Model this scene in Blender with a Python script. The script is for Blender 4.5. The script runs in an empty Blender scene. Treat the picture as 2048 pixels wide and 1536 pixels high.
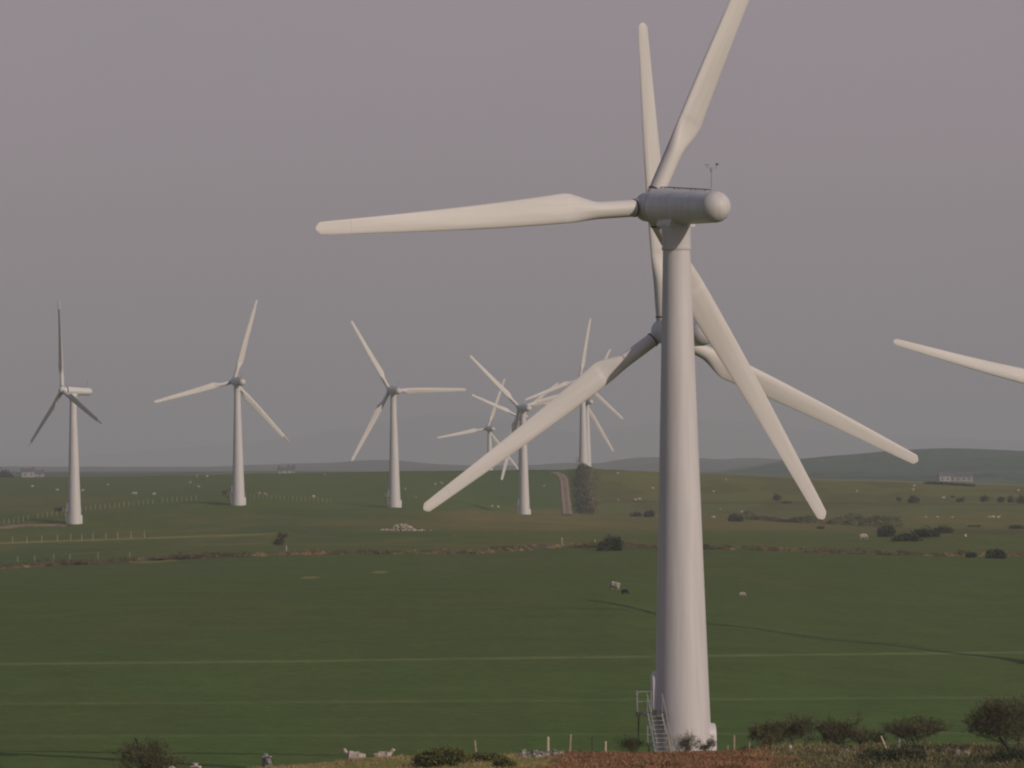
import bpy, bmesh, math, random
import numpy as np
from mathutils import Vector, Matrix

C = bpy.context.scene
COL = C.collection
R = math.radians
random.seed(7)
rng = np.random.default_rng(11)

# ---------------------------------------------------------------- camera, sky, sun, exposure
F = 12000.0            # focal length in photo pixels (2048 wide)
HY = 928.0             # image row of the true horizon
ROLL = math.radians(0.7)   # the photograph leans slightly: tower tops tip to the left
SR, CR = math.sin(ROLL), math.cos(ROLL)
def unroll(x, y):
    x, y = x - 1024, y - 768
    return 1024 + x * CR - y * SR, 768 + x * SR + y * CR
def roll(x, y):
    x, y = x - 1024, y - 768
    return 1024 + x * CR + y * SR, 768 - x * SR + y * CR
cam_d = bpy.data.cameras.new('camera')
cam = bpy.data.objects.new('camera', cam_d); COL.objects.link(cam)
cam_d.sensor_width = 36.0
cam_d.lens = 36.0 * F / 2048.0
cam_d.clip_start = 1.0; cam_d.clip_end = 60000.0
cam.location = (0, 0, 0)
cam.rotation_euler = (Matrix.Rotation(R(90) + math.atan((HY - 768) / F), 3, 'X') @ Matrix.Rotation(-ROLL, 3, 'Z')).to_euler()
C.camera = cam

SUN_EL, SUN_AZ = 23.0, 47.0     # azimuth measured from straight behind the camera to the right
w = bpy.data.worlds.new('World'); C.world = w; w.use_nodes = True
nt = w.node_tree; bg = nt.nodes['Background']
sky = nt.nodes.new('ShaderNodeTexSky'); sky.sky_type = 'NISHITA'; sky.sun_disc = False
sky.sun_elevation = R(SUN_EL)
sky.sun_rotation = math.pi - R(SUN_AZ)
sky.air_density = 1.2; sky.dust_density = 4.0; sky.ozone_density = 2.0; sky.altitude = 50
tint = nt.nodes.new('ShaderNodeMix'); tint.data_type = 'RGBA'; tint.blend_type = 'MULTIPLY'
tint.inputs['Factor'].default_value = 1.0
tint.inputs[7].default_value = (1.20, 1.00, 1.25, 1)
# thin even veil of high cloud over the blue, slightly uneven
veil = nt.nodes.new('ShaderNodeMix'); veil.data_type = 'RGBA'; veil.inputs['Factor'].default_value = 0.85
vtc = nt.nodes.new('ShaderNodeTexCoord'); vnz = nt.nodes.new('ShaderNodeTexNoise'); vmp = nt.nodes.new('ShaderNodeMapping')
vmp.inputs['Scale'].default_value = (9, 9, 30); vnz.inputs['Scale'].default_value = 1.0; vnz.inputs['Detail'].default_value = 5
vcr = nt.nodes.new('ShaderNodeValToRGB'); vcr.color_ramp.elements[0].position = 0.3; vcr.color_ramp.elements[1].position = 0.7
vcr.color_ramp.elements[0].color = (0.93, 0.935, 0.94, 1); vcr.color_ramp.elements[1].color = (1, 1, 1, 1)
vmul = nt.nodes.new('ShaderNodeMix'); vmul.data_type = 'RGBA'; vmul.blend_type = 'MULTIPLY'; vmul.inputs['Factor'].default_value = 1.0
vmul.inputs[7].default_value = (2.74, 2.30, 2.57, 1)
nt.links.new(vtc.outputs['Generated'], vmp.inputs[0]); nt.links.new(vmp.outputs[0], vnz.inputs['Vector']); nt.links.new(vnz.outputs['Fac'], vcr.inputs[0])
# the cloud veil is brightest low down and thins and darkens towards the zenith
vsx = nt.nodes.new('ShaderNodeSeparateXYZ'); vmr = nt.nodes.new('ShaderNodeMapRange'); vmr.inputs[1].default_value = 0.08; vmr.inputs[2].default_value = 0.55
vzr = nt.nodes.new('ShaderNodeValToRGB'); vzr.color_ramp.elements[0].color = (1, 1, 1, 1); vzr.color_ramp.elements[1].color = (0.38, 0.47, 0.62, 1)
vdk = nt.nodes.new('ShaderNodeMix'); vdk.data_type = 'RGBA'; vdk.blend_type = 'MULTIPLY'; vdk.inputs['Factor'].default_value = 1.0
nt.links.new(vtc.outputs['Generated'], vsx.inputs[0]); nt.links.new(vsx.outputs['Z'], vmr.inputs[0])
nt.links.new(vcr.outputs[0], vdk.inputs[6]); nt.links.new(vmr.outputs[0], vzr.inputs[0]); nt.links.new(vzr.outputs[0], vdk.inputs[7])
nt.links.new(vdk.outputs[2], vmul.inputs[6])
nt.links.new(sky.outputs[0], tint.inputs[6]); nt.links.new(tint.outputs[2], veil.inputs[6]); nt.links.new(vmul.outputs[2], veil.inputs[7])
nt.links.new(veil.outputs[2], bg.inputs[0])
bg.inputs[1].default_value = 0.15
sd = bpy.data.lights.new('sun', 'SUN'); sun = bpy.data.objects.new('sun', sd); COL.objects.link(sun)
sd.energy = 2.95; sd.angle = R(0.5); sd.color = (1.0, 0.872, 0.755)
sv = Vector((math.sin(R(SUN_AZ)) * math.cos(R(SUN_EL)), -math.cos(R(SUN_AZ)) * math.cos(R(SUN_EL)), math.sin(R(SUN_EL))))
sun.rotation_euler = sv.to_track_quat('Z', 'Y').to_euler()
C.view_settings.view_transform = 'Standard'; C.view_settings.look = 'None'
C.view_settings.gamma = 1.0; C.view_settings.use_curve_mapping = False
C.view_settings.exposure = -0.31
C.cycles.volume_bounces = 2; C.cycles.max_bounces = 6
C.cycles.use_denoising = True; C.cycles.filter_width = 2.1

# ---------------------------------------------------------------- helpers
def tag(o, label=None, cat=None, group=None, kind=None):
    if label: o['label'] = label
    if cat: o['category'] = cat
    if group: o['group'] = group
    if kind: o['kind'] = kind
    return o

def empty(name, loc, rz=0.0):
    o = bpy.data.objects.new(name, None); COL.objects.link(o)
    o.location = loc; o.rotation_euler = (0, 0, rz); o.empty_display_size = 0.5
    return o

def link(name, me, parent=None, loc=(0, 0, 0), rot=(0, 0, 0), scale=(1, 1, 1)):
    o = bpy.data.objects.new(name, me); COL.objects.link(o)
    o.location = loc; o.rotation_euler = rot; o.scale = scale
    if parent: o.parent = parent
    return o

def tomesh(name, bm, mat, smooth=False, angle=None):
    me = bpy.data.meshes.new(name)
    bmesh.ops.recalc_face_normals(bm, faces=bm.faces)
    if smooth:
        for f in bm.faces: f.smooth = True
        if angle is not None:
            for e in bm.edges:
                if len(e.link_faces) == 2 and e.calc_face_angle(0) > R(angle): e.smooth = False
    bm.to_mesh(me); bm.free()
    if mat: me.materials.append(mat)
    return me

def raw_mesh(name, verts, faces, mat, smooth=False):
    me = bpy.data.meshes.new(name)
    verts = np.asarray(verts, dtype=np.float32); faces = np.asarray(faces, dtype=np.int32)
    k = faces.shape[1]
    me.vertices.add(len(verts)); me.vertices.foreach_set('co', verts.ravel())
    me.loops.add(faces.size); me.loops.foreach_set('vertex_index', faces.ravel())
    me.polygons.add(len(faces))
    me.polygons.foreach_set('loop_start', np.arange(0, faces.size, k, dtype=np.int32))
    me.polygons.foreach_set('loop_total', np.full(len(faces), k, dtype=np.int32))
    me.polygons.foreach_set('use_smooth', np.full(len(faces), smooth))
    me.update(calc_edges=True); me.validate()
    if mat: me.materials.append(mat)
    return me

def ring(bm, c, u, v, ru, rv, n):
    return [bm.verts.new(c + u * (ru * math.cos(2 * math.pi * i / n)) + v * (rv * math.sin(2 * math.pi * i / n))) for i in range(n)]

def bridge(bm, a, b):
    n = len(a)
    for i in range(n):
        bm.faces.new((a[i], a[(i + 1) % n], b[(i + 1) % n], b[i]))

def tube(bm, pts, radii, n=8, caps=True):
    pts = [Vector(p) for p in pts]; prev = None; u = None
    if not hasattr(radii, '__len__'): radii = [radii] * len(pts)
    for i, p in enumerate(pts):
        d = (pts[min(i + 1, len(pts) - 1)] - pts[max(i - 1, 0)]).normalized()
        if u is None:
            u = d.orthogonal().normalized()
        else:
            u = (u - d * u.dot(d)).normalized()
        v = d.cross(u)
        r = ring(bm, p, u, v, radii[i], radii[i], n)
        if prev: bridge(bm, prev, r)
        elif caps: bm.faces.new(list(reversed(r)))
        prev = r
    if caps: bm.faces.new(prev)

def lathe(bm, prof, n=48, axis='Z'):
    prev = None
    for (r, h) in prof:
        if r < 1e-5:
            c = Vector((0, 0, h)) if axis == 'Z' else Vector((0, h, 0))
            cur = [bm.verts.new(c)]
        elif axis == 'Z':
            cur = ring(bm, Vector((0, 0, h)), Vector((1, 0, 0)), Vector((0, 1, 0)), r, r, n)
        else:
            cur = ring(bm, Vector((0, h, 0)), Vector((1, 0, 0)), Vector((0, 0, 1)), r, r, n)
        if prev:
            if len(prev) == 1 and len(cur) > 1:
                for i in range(n): bm.faces.new((prev[0], cur[(i + 1) % n], cur[i]))
            elif len(cur) == 1 and len(prev) > 1:
                for i in range(n): bm.faces.new((prev[i], prev[(i + 1) % n], cur[0]))
            else: bridge(bm, prev, cur)
        prev = cur

def box(bm, c, s, rz=0.0, bevel=0.0):
    m = Matrix.Translation(c) @ Matrix.Rotation(rz, 4, 'Z') @ Matrix.Diagonal((s[0], s[1], s[2], 1))
    r = bmesh.ops.create_cube(bm, size=1.0, matrix=m)
    if bevel:
        es = list({e for v in r['verts'] for e in v.link_edges})
        bmesh.ops.bevel(bm, geom=es, offset=bevel, segments=2, affect='EDGES')

# ---------------------------------------------------------------- noise for terrain
def vnoise(x, y, seed=0):
    xi = np.floor(x).astype(np.int64); yi = np.floor(y).astype(np.int64)
    fx = x - xi; fy = y - yi
    fx = fx * fx * (3 - 2 * fx); fy = fy * fy * (3 - 2 * fy)
    def h(a, b):
        n = (a * 374761393 + b * 668265263 + seed * 982451653) & 0x7fffffff
        n = ((n ^ (n >> 13)) * 1274126177) & 0x7fffffff
        n = (n ^ (n >> 16)) & 0xffffff
        return n / float(0xffffff)
    return (h(xi, yi) * (1 - fx) + h(xi + 1, yi) * fx) * (1 - fy) + (h(xi, yi + 1) * (1 - fx) + h(xi + 1, yi + 1) * fx) * fy

def fbm(x, y, seed=0, oct=4):
    s = 0; a = 0.5; t = 0
    for k in range(oct):
        s = s + a * vnoise(x * 2 ** k + 17.3 * k, y * 2 ** k - 9.1 * k, seed + k); t += a; a *= 0.5
    return s / t

def sstep(a, b, x):
    t = np.clip((x - a) / (b - a), 0, 1); return t * t * (3 - 2 * t)

# ---------------------------------------------------------------- terrain heights
PXC = np.array([-200, 0, 250, 500, 800, 1050, 1200, 1420, 1700, 2048, 2300], float)
TAB = {
 60:  [1900]*11, 150: [1720]*11, 240: [1625]*11,
 270: [1610,1600,1590,1572,1545,1536,1532,1530,1530,1536,1540],
 288: [1590,1582,1572,1537,1519,1512,1509,1506,1503,1503,1503],
 296: [1592,1586,1578,1545,1521,1512,1509,1507,1503,1503,1503],
 312: [1596,1592,1588,1572,1538,1527,1524,1520,1516,1516,1516],
 357: [1570,1570,1568,1565,1560,1560,1560,1560,1560,1565,1570],
 385: [1532,1530,1530,1530,1528,1528,1528,1530,1532,1538,1540],
 410: [1488,1488,1487,1486,1486,1486,1488,1490,1495,1500,1505],
 450: [1425,1425,1424,1422,1420,1420,1424,1428,1434,1445,1455],
 500: [1355,1353,1350,1350,1350,1350,1352,1360,1375,1390,1400],
 560: [1285,1283,1280,1278,1275,1275,1278,1292,1318,1340,1350],
 600: [1250,1246,1242,1238,1235,1234,1238,1262,1285,1308,1314],
 650: [1215,1210,1206,1200,1195,1192,1196,1225,1245,1265,1275],
 760: [1168,1163,1158,1153,1150,1148,1149,1160,1168,1180,1190],
 900: [1140,1134,1124,1110,1106,1102,1097,1097,1105,1112,1114],
 950: [1120,1114,1106,1098,1094,1090,1086,1086,1094,1100,1100],
 1080:[1090,1083,1074,1066,1062,1064,1066,1068,1074,1078,1078],
 1211:[1050,1046,1042,1040,1040,1052,1056,1056,1058,1060,1060],
 1308:[1030,1022,1014,1008,1022,1040,1045,1045,1046,1048,1048],
 1373:[1015,1010,1002,998,1012,1036,1038,1036,1036,1036,1036],
 1531:[992,990,984,978,982,1020,1028,1022,1016,1016,1016],
 1700:[966,968,964,962,958,970,975,980,984,990,992],
 1801:[959,958,955,951,946,943,940,952,966,978,980],
 1830:[957,956,953,948,943,940,939,949,963,973,976],
 1880:[962,962,960,956,952,950,950,957,968,978,980],
 2000:[985,985,985,985,985,985,985,985,985,985,985],
 2300:[975,975,975,972,970,970,970,972,975,978,978],
 3300:[955,955,953,948,950,950,950,952,958,965,965],
 6000:[943,943,943,943,943,943,943,943,945,947,947],
 10000:[938]*11, 20000:[933]*11, 32000:[931]*11,
}
TD = np.array(sorted(TAB), float)
TZ = np.array([[-(y + (px - 1024) * SR * (200 < d < 8000) - HY) / F * d for y, px in zip(TAB[int(d)], PXC)] for d in TD])
TD = np.concatenate([[-800, 0], TD]); TZ = np.vstack([[-9.0] * 11, [-1.75] * 11, TZ])
PADS = []   # (x, y, z, radius): level ground under each tower

def smooth_interp(d):
    """fractional row index with monotone easing kept linear"""
    i = np.clip(np.searchsorted(TD, d, side='right') - 1, 0, len(TD) - 2)
    t = np.clip((d - TD[i]) / (TD[i + 1] - TD[i]), 0, 1)
    return i, t

def terrain(x, d):
    x = np.asarray(x, float); d = np.asarray(d, float)
    px = 1024 + x / np.maximum(d, 60) * F
    px = np.clip(px, PXC[0], PXC[-1])
    i, t = smooth_interp(d)
    j = np.clip(np.searchsorted(PXC, px, side='right') - 1, 0, len(PXC) - 2)
    u = (px - PXC[j]) / (PXC[j + 1] - PXC[j]); u = u * u * (3 - 2 * u) * 0.6 + u * 0.4
    # cubic (Catmull-Rom like, limited) along the distance for soft breaks of slope
    def row(k):
        k = np.clip(k, 0, len(TD) - 1)
        return TZ[k, j] * (1 - u) + TZ[k, j + 1] * u
    z0, z1 = row(i), row(i + 1)
    zm, zp = row(i - 1), row(i + 2)
    h = TD[i + 1] - TD[i]
    hm = np.maximum(TD[i] - TD[np.maximum(i - 1, 0)], 1.0); hp = np.maximum(TD[np.minimum(i + 2, len(TD) - 1)] - TD[i + 1], 1.0)
    s = (z1 - z0) / h
    m0 = np.where(i > 0, ((z0 - zm) / hm * h + s * hm) / (hm + h), s)
    m1 = np.where(i < len(TD) - 2, (s * hp + (zp - z1) / hp * h) / (hp + h), s)
    t2 = t * t; t3 = t2 * t
    z = (2 * t3 - 3 * t2 + 1) * z0 + (t3 - 2 * t2 + t) * h * m0 + (-2 * t3 + 3 * t2) * z1 + (t3 - t2) * h * m1
    z = z + (fbm(x / 45.0, d / 60.0, 3) - 0.5) * 0.7 * sstep(330, 480, d) * (1 - sstep(2500, 3500, d))
    z = z + (fbm(x / 6.0, d / 8.0, 5, 3) - 0.5) * 0.22 * sstep(100, 200, d) * (1 - sstep(1900, 2200, d))
    z = z + 1.4 * np.exp(-((x - 76) / 20) ** 2 - ((d - 1015) / 16) ** 2)      # low scrubby mound at the right
    for (ax, ay, az, ar, asl) in PADS:
        q = np.exp(-(((x - ax) ** 2 + (d - ay) ** 2) / (ar * ar)) ** 1.5)
        z = z * (1 - q) + (az + asl * (d - ay)) * q
    return z

def tz(x, y): return float(terrain(np.array([x]), np.array([y]))[0])

def ground_at(px, py, d0=345.0, d1=3400.0):
    """the nearest ground point seen at a photo pixel"""
    px, py = unroll(px, py)
    ds = np.exp(np.linspace(math.log(d0), math.log(d1), 6000))
    xs = (px - 1024) / F * ds
    z = terrain(xs, ds)
    yy = HY - z / ds * F
    low = np.minimum.accumulate(yy)
    k = np.argmax(low <= py)
    if low[k] > py: k = len(ds) - 1
    return Vector((xs[k], ds[k], z[k]))

def at(px, d, lift=0.0, py=1505):
    px = unroll(px, py)[0]
    x = (px - 1024) / F * d
    return Vector((x, d, tz(x, d) + lift))

# ---------------------------------------------------------------- materials
def mat_base(name, rough=0.7, spec=0.3):
    m = bpy.data.materials.new(name); m.use_nodes = True
    b = m.node_tree.nodes['Principled BSDF']
    b.inputs['Roughness'].default_value = rough
    b.inputs['Specular IOR Level'].default_value = spec
    return m, m.node_tree, b

def mat_noise(name, c1, c2, scale=4.0, rough=0.7, spec=0.3, detail=4, bump=0.0, lo=0.35, hi=0.65, stretch=None, rand=0.0):
    m, n, b = mat_base(name, rough, spec)
    tc = n.nodes.new('ShaderNodeTexCoord'); nz = n.nodes.new('ShaderNodeTexNoise')
    nz.inputs['Scale'].default_value = scale; nz.inputs['Detail'].default_value = detail
    src = tc.outputs['Object']
    if stretch:
        mp = n.nodes.new('ShaderNodeMapping'); mp.inputs['Scale'].default_value = stretch
        n.links.new(src, mp.inputs[0]); src = mp.outputs[0]
    n.links.new(src, nz.inputs['Vector'])
    cr = n.nodes.new('ShaderNodeValToRGB'); cr.color_ramp.elements[0].position = lo; cr.color_ramp.elements[1].position = hi
    cr.color_ramp.elements[0].color = (*c1, 1); cr.color_ramp.elements[1].color = (*c2, 1)
    n.links.new(nz.outputs['Fac'], cr.inputs[0]); out = cr.outputs[0]
    if rand:
        at_ = n.nodes.new('ShaderNodeAttribute'); at_.attribute_name = 'shade'
        mr = n.nodes.new('ShaderNodeMapRange'); mr.inputs[3].default_value = 1 - rand; mr.inputs[4].default_value = 1 + rand
        n.links.new(at_.outputs['Fac'], mr.inputs[0])
        mx = n.nodes.new('ShaderNodeMix'); mx.data_type = 'RGBA'; mx.blend_type = 'MULTIPLY'; mx.inputs['Factor'].default_value = 1
        n.links.new(out, mx.inputs[6]); n.links.new(mr.outputs[0], mx.inputs[7]); out = mx.outputs[2]
    n.links.new(out, b.inputs['Base Color'])
    if bump:
        bp = n.nodes.new('ShaderNodeBump'); bp.inputs['Strength'].default_value = bump; bp.inputs['Distance'].default_value = 0.05
        n.links.new(nz.outputs['Fac'], bp.inputs['Height']); n.links.new(bp.outputs[0], b.inputs['Normal'])
    return m

def paint(name, c, rough=0.5):
    """white gel-coat with faint vertical weather streaks"""
    m, n, b = mat_base(name, rough, 0.4)
    tc = n.nodes.new('ShaderNodeTexCoord'); mp = n.nodes.new('ShaderNodeMapping'); mp.inputs['Scale'].default_value = (2.2, 2.2, 0.12)
    nz = n.nodes.new('ShaderNodeTexNoise'); nz.inputs['Scale'].default_value = 1.6; nz.inputs['Detail'].default_value = 6
    n.links.new(tc.outputs['Object'], mp.inputs[0]); n.links.new(mp.outputs[0], nz.inputs['Vector'])
    cr = n.nodes.new('ShaderNodeValToRGB'); cr.color_ramp.elements[0].position = 0.3; cr.color_ramp.elements[1].position = 0.62
    cr.color_ramp.elements[0].color = (c[0] * 0.88, c[1] * 0.88, c[2] * 0.86, 1); cr.color_ramp.elements[1].color = (*c, 1)
    n.links.new(nz.outputs['Fac'], cr.inputs[0]); n.links.new(cr.outputs[0], b.inputs['Base Color'])
    n2 = n.nodes.new('ShaderNodeTexNoise'); n2.inputs['Scale'].default_value = 9; n2.inputs['Detail'].default_value = 5
    n.links.new(tc.outputs['Object'], n2.inputs['Vector'])
    mr = n.nodes.new('ShaderNodeMapRange'); mr.inputs[3].default_value = rough - 0.08; mr.inputs[4].default_value = rough + 0.15
    n.links.new(n2.outputs['Fac'], mr.inputs[0]); n.links.new(mr.outputs[0], b.inputs['Roughness'])
    return m

M_WHITE = paint('turbine_paint', (0.56, 0.54, 0.525))
M_BLADE = paint('blade_gelcoat', (0.60, 0.575, 0.535))
M_NAC = paint('nacelle_paint', (0.60, 0.60, 0.58), 0.45)
M_DARK = mat_noise('dark_rail_and_gap_shade', (0.03, 0.025, 0.025), (0.06, 0.05, 0.045), 6, 0.6)  # roof rail and bearing colour, also the painted shade in the hub gap
M_STEEL = mat_noise('galvanised_steel', (0.20, 0.21, 0.21), (0.33, 0.33, 0.31), 8, 0.45, 0.5)
M_GRATE = mat_noise('platform_grating', (0.05, 0.055, 0.055), (0.11, 0.11, 0.10), 12, 0.6)
M_CONC = mat_noise('pad_concrete', (0.28, 0.26, 0.22), (0.42, 0.39, 0.34), 3, 0.9)
M_WOOD = mat_noise('weathered_post_wood', (0.20, 0.16, 0.10), (0.42, 0.35, 0.24), 5, 0.9, stretch=(6, 6, 1))
M_WIRE = mat_noise('fence_wire', (0.10, 0.10, 0.09), (0.2, 0.19, 0.17), 4, 0.6)
M_BARK = mat_noise('bark', (0.055, 0.045, 0.032), (0.13, 0.11, 0.08), 6, 0.9, stretch=(4, 4, 1))
M_TWIG = mat_noise('bare_twigs', (0.054, 0.052, 0.024), (0.112, 0.098, 0.046), 3, 0.9, rand=0.35)
M_TWIGG = mat_noise('budding_twigs', (0.060, 0.064, 0.026), (0.125, 0.115, 0.05), 2, 0.9, rand=0.35)
M_GORSE = mat_noise('gorse_spines', (0.050, 0.062, 0.017), (0.15, 0.145, 0.04), 2.5, 0.85, rand=0.4)
M_GORSED = mat_noise('dark_gorse_spines', (0.032, 0.044, 0.020), (0.070, 0.084, 0.036), 2.5, 0.85, rand=0.4)
M_IVY = mat_noise('hedge_leaves', (0.030, 0.045, 0.022), (0.085, 0.080, 0.040), 0.5, 0.7, rand=0.4)
M_BRACK = mat_noise('dead_bracken', (0.12, 0.070, 0.034), (0.29, 0.145, 0.072), 0.4, 0.9, rand=0.22, lo=0.3, hi=0.62)
M_DRY = mat_noise('dry_grass', (0.20, 0.16, 0.07), (0.36, 0.28, 0.13), 0.6, 0.9, rand=0.3)
M_FARBUSH = mat_noise('hazed_far_scrub', (0.055, 0.062, 0.034), (0.115, 0.115, 0.062), 0.4, 0.9, rand=0.3)  # twig colour softened, with some distance haze put into it
M_OLDHEDGE = mat_noise('old_hedge_twigs', (0.07, 0.062, 0.03), (0.20, 0.165, 0.10), 0.6, 0.9, rand=0.4)
M_STONE = mat_noise('field_stone', (0.07, 0.065, 0.055), (0.42, 0.38, 0.31), 3.0, 0.9, bump=0.8)
M_WOOL = mat_noise('sheep_wool', (0.30, 0.26, 0.21), (0.48, 0.42, 0.35), 8, 0.95, 0.1, bump=0.8)
M_WOOLG = mat_noise('grey_wool', (0.17, 0.165, 0.16), (0.30, 0.28, 0.26), 8, 0.95, 0.1, bump=0.8)
M_WOOLB = mat_noise('black_wool', (0.012, 0.012, 0.014), (0.03, 0.03, 0.032), 8, 0.95, 0.1, bump=0.8)
M_CROW = mat_noise('crow_feathers', (0.006, 0.006, 0.008), (0.016, 0.016, 0.02), 20, 0.45, 0.4)
M_WALL = mat_noise('white_render', (0.24, 0.23, 0.21), (0.34, 0.32, 0.29), 0.6, 0.85)
M_SLATE = mat_noise('slate_roof', (0.07, 0.07, 0.08), (0.13, 0.13, 0.14), 1, 0.6)
M_GLASS = mat_noise('window_glass', (0.02, 0.025, 0.03), (0.05, 0.055, 0.06), 1, 0.2, 0.6)
M_TRACK = mat_noise('track_gravel', (0.17, 0.12, 0.07), (0.30, 0.22, 0.14), 0.5, 0.95, detail=8)
M_EARTH = mat_noise('bank_earth', (0.062, 0.060, 0.026), (0.27, 0.165, 0.08), 0.55, 0.95, detail=10, lo=0.46, hi=0.66, bump=0.8)

def ground_mat(name, fine=True):
    m, n, b = mat_base(name, 0.95, 0.1)
    at_ = n.nodes.new('ShaderNodeAttribute'); at_.attribute_name = 'Col'
    tc = n.nodes.new('ShaderNodeTexCoord')
    out = at_.outputs['Color']
    for sc, det, amt in (((0.9, 6, 0.16), (0.10, 5, 0.08), (6.0, 3, 0.16)) if fine else ((0.01, 5, 0.2),)):
        nz = n.nodes.new('ShaderNodeTexNoise'); nz.inputs['Scale'].default_value = sc; nz.inputs['Detail'].default_value = det
        n.links.new(tc.outputs['Object'], nz.inputs['Vector'])
        mr = n.nodes.new('ShaderNodeMapRange'); mr.inputs[1].default_value = 0.3; mr.inputs[2].default_value = 0.7
        mr.inputs[3].default_value = 1 - amt; mr.inputs[4].default_value = 1 + amt
        n.links.new(nz.outputs['Fac'], mr.inputs[0])
        mx = n.nodes.new('ShaderNodeMix'); mx.data_type = 'RGBA'; mx.blend_type = 'MULTIPLY'; mx.inputs['Factor'].default_value = 1
        n.links.new(out, mx.inputs[6]); n.links.new(mr.outputs[0], mx.inputs[7]); out = mx.outputs[2]
    n.links.new(out, b.inputs['Base Color'])
    if fine:
        nb = n.nodes.new('ShaderNodeTexNoise'); nb.inputs['Scale'].default_value = 2.5; nb.inputs['Detail'].default_value = 5
        n.links.new(tc.outputs['Object'], nb.inputs['Vector'])
        bp = n.nodes.new('ShaderNodeBump'); bp.inputs['Strength'].default_value = 0.5; bp.inputs['Distance'].default_value = 0.15
        n.links.new(nb.outputs['Fac'], bp.inputs['Height']); n.links.new(bp.outputs[0], b.inputs['Normal'])
    return m
M_GROUND = ground_mat('pasture'); M_FAR = ground_mat('far_fields', False)

# ---------------------------------------------------------------- turbine specs: hub pixel, rotor radius in px, yaw, blade angle
RB, HH = 18.5, 26.7
ROT_Y = 2.43
SPECS = [
 # key, hub px, hub py, R px, yaw, phi, tip pitch, label
 ('main', 1300, 418, 759, 30, 184.5, 0, 'largest white wind turbine in front, base behind the red bracken'),
 ('second', 1328, 666, 618, 20.5, 95.2, 0, 'big wind turbine directly behind the largest one, its tower hidden'),
 ('edge', 2128, 782, 380, 18, 165.5, 0, 'wind turbine of which one blade enters at the right edge of the picture'),
 ('t1', 124.5, 782, 184, 122, 81.1, 35, 'leftmost small wind turbine, lit nacelle pointing right, rotor facing away to the left'),
 ('t2', 467.5, 764, 170.4, 20, 74.1, 25, 'small wind turbine second from the left, one blade nearly upright'),
 ('t3', 779.7, 781.9, 161.4, 19.7, 120.9, 0, 'small wind turbine third from the left, one blade pointing level right'),
 ('t4', 1039, 816.5, 149, 21, 136.0, 0, 'wind turbine left of the farm track, tower standing free on the brown field edge'),
 ('t5', 1036, 833, 111, 25, 157.5, 0, 'far wind turbine almost hidden behind the tower left of the farm track'),
 ('t6', 1159.2, 759, 123.4, 20.4, 80.0, 0, 'far wind turbine whose tower rises from the top of the tall hedge'),
 ('t6b', 1168.3, 803.6, 118.7, 19.3, 62.6, 0, 'far wind turbine just behind the one on the tall hedge, nacelle lower'),
 ('t7', 974, 858, 106.8, 20, 70.0, 0, 'smallest and farthest wind turbine, low nacelle, base behind the hill crest'),
]
TUR = []
for key, hx, hy, rp, yaw, phi, tipp, lab in SPECS:
    hx, hy = unroll(hx, hy); phi += 0.7 if yaw > 90 else -0.7
    d = F * RB / rp; x = (hx - 1024) / F * d; z = (HY - hy) / F * d
    th = R(yaw)
    bx, by = x + ROT_Y * math.sin(th), d - ROT_Y * math.cos(th)
    TUR.append((key, bx, by, z - HH, th, R(phi), R(tipp), lab))
    PADS.append((bx, by, z - HH, {'main': 4.0, 't1': 24.0, 't2': 22.0, 't3': 12.0, 't4': 12.0}.get(key, 7.0), {'t1': 0.10, 't2': 0.09, 't3': 0.06, 't4': 0.06}.get(key, 0.0)))

# ---------------------------------------------------------------- terrain mesh
tt = np.concatenate([-np.geomspace(8, 0.14, 40), np.linspace(-0.128, 0.128, 560), np.geomspace(0.14, 8, 40)])
ys_img = np.arange(1560, 938, -1.6)
rows = [np.linspace(-800, 40, 15), np.linspace(60, 262, 20), np.linspace(266, 345, 60)]
rows.append(np.linspace(347, 640, 190)); rows.append(np.linspace(642, 1000, 110)); rows.append(np.linspace(1003, 1900, 230))
rows.append(np.linspace(1906, 2300, 40)); rows.append(np.geomspace(2330, 32000, 50))
dd = np.concatenate(rows)
DD, TT = np.meshgrid(dd, tt, indexing='ij')
WW = np.maximum(DD, 60.0)
XX = TT * WW
# beyond the view the sheet widens to a fixed breadth on both sides
uu = np.clip(np.log(np.maximum(np.abs(TT), 0.14) / 0.14) / math.log(8 / 0.14), 0, 1)
XX = np.where(np.abs(TT) > 0.139, np.sign(TT) * (0.14 * WW + (16400 - 0.14 * WW) * uu ** 3), XX)
ZZ = terrain(XX, DD)
PX, PY = roll(1024 + XX / WW * F, HY - ZZ / WW * F)

def polyline_y(pts, px):
    p = np.array(pts, float); return np.interp(px, p[:, 0], p[:, 1])
BANK = [(-200, 1146), (0, 1138), (90, 1132), (230, 1126), (350, 1119), (560, 1110), (700, 1108), (850, 1108), (950, 1107), (1080, 1098), (1150, 1095), (1300, 1096), (1420, 1098), (1600, 1104), (1750, 1109), (1900, 1113), (2048, 1112), (2300, 1112)]

def lerpc(c, k, w): return c * (1 - w[..., None]) + np.array(k) * w[..., None]
n1 = fbm(XX / 30, DD / 90, 21); n2 = fbm(XX / 9, DD / 40, 31); n3 = fbm(XX / 120, DD / 300, 41); n4 = fbm(XX / 3.0, DD / 12.0, 51)
col = np.zeros(XX.shape + (3,)) + np.array((0.075, 0.098, 0.036))
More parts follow.
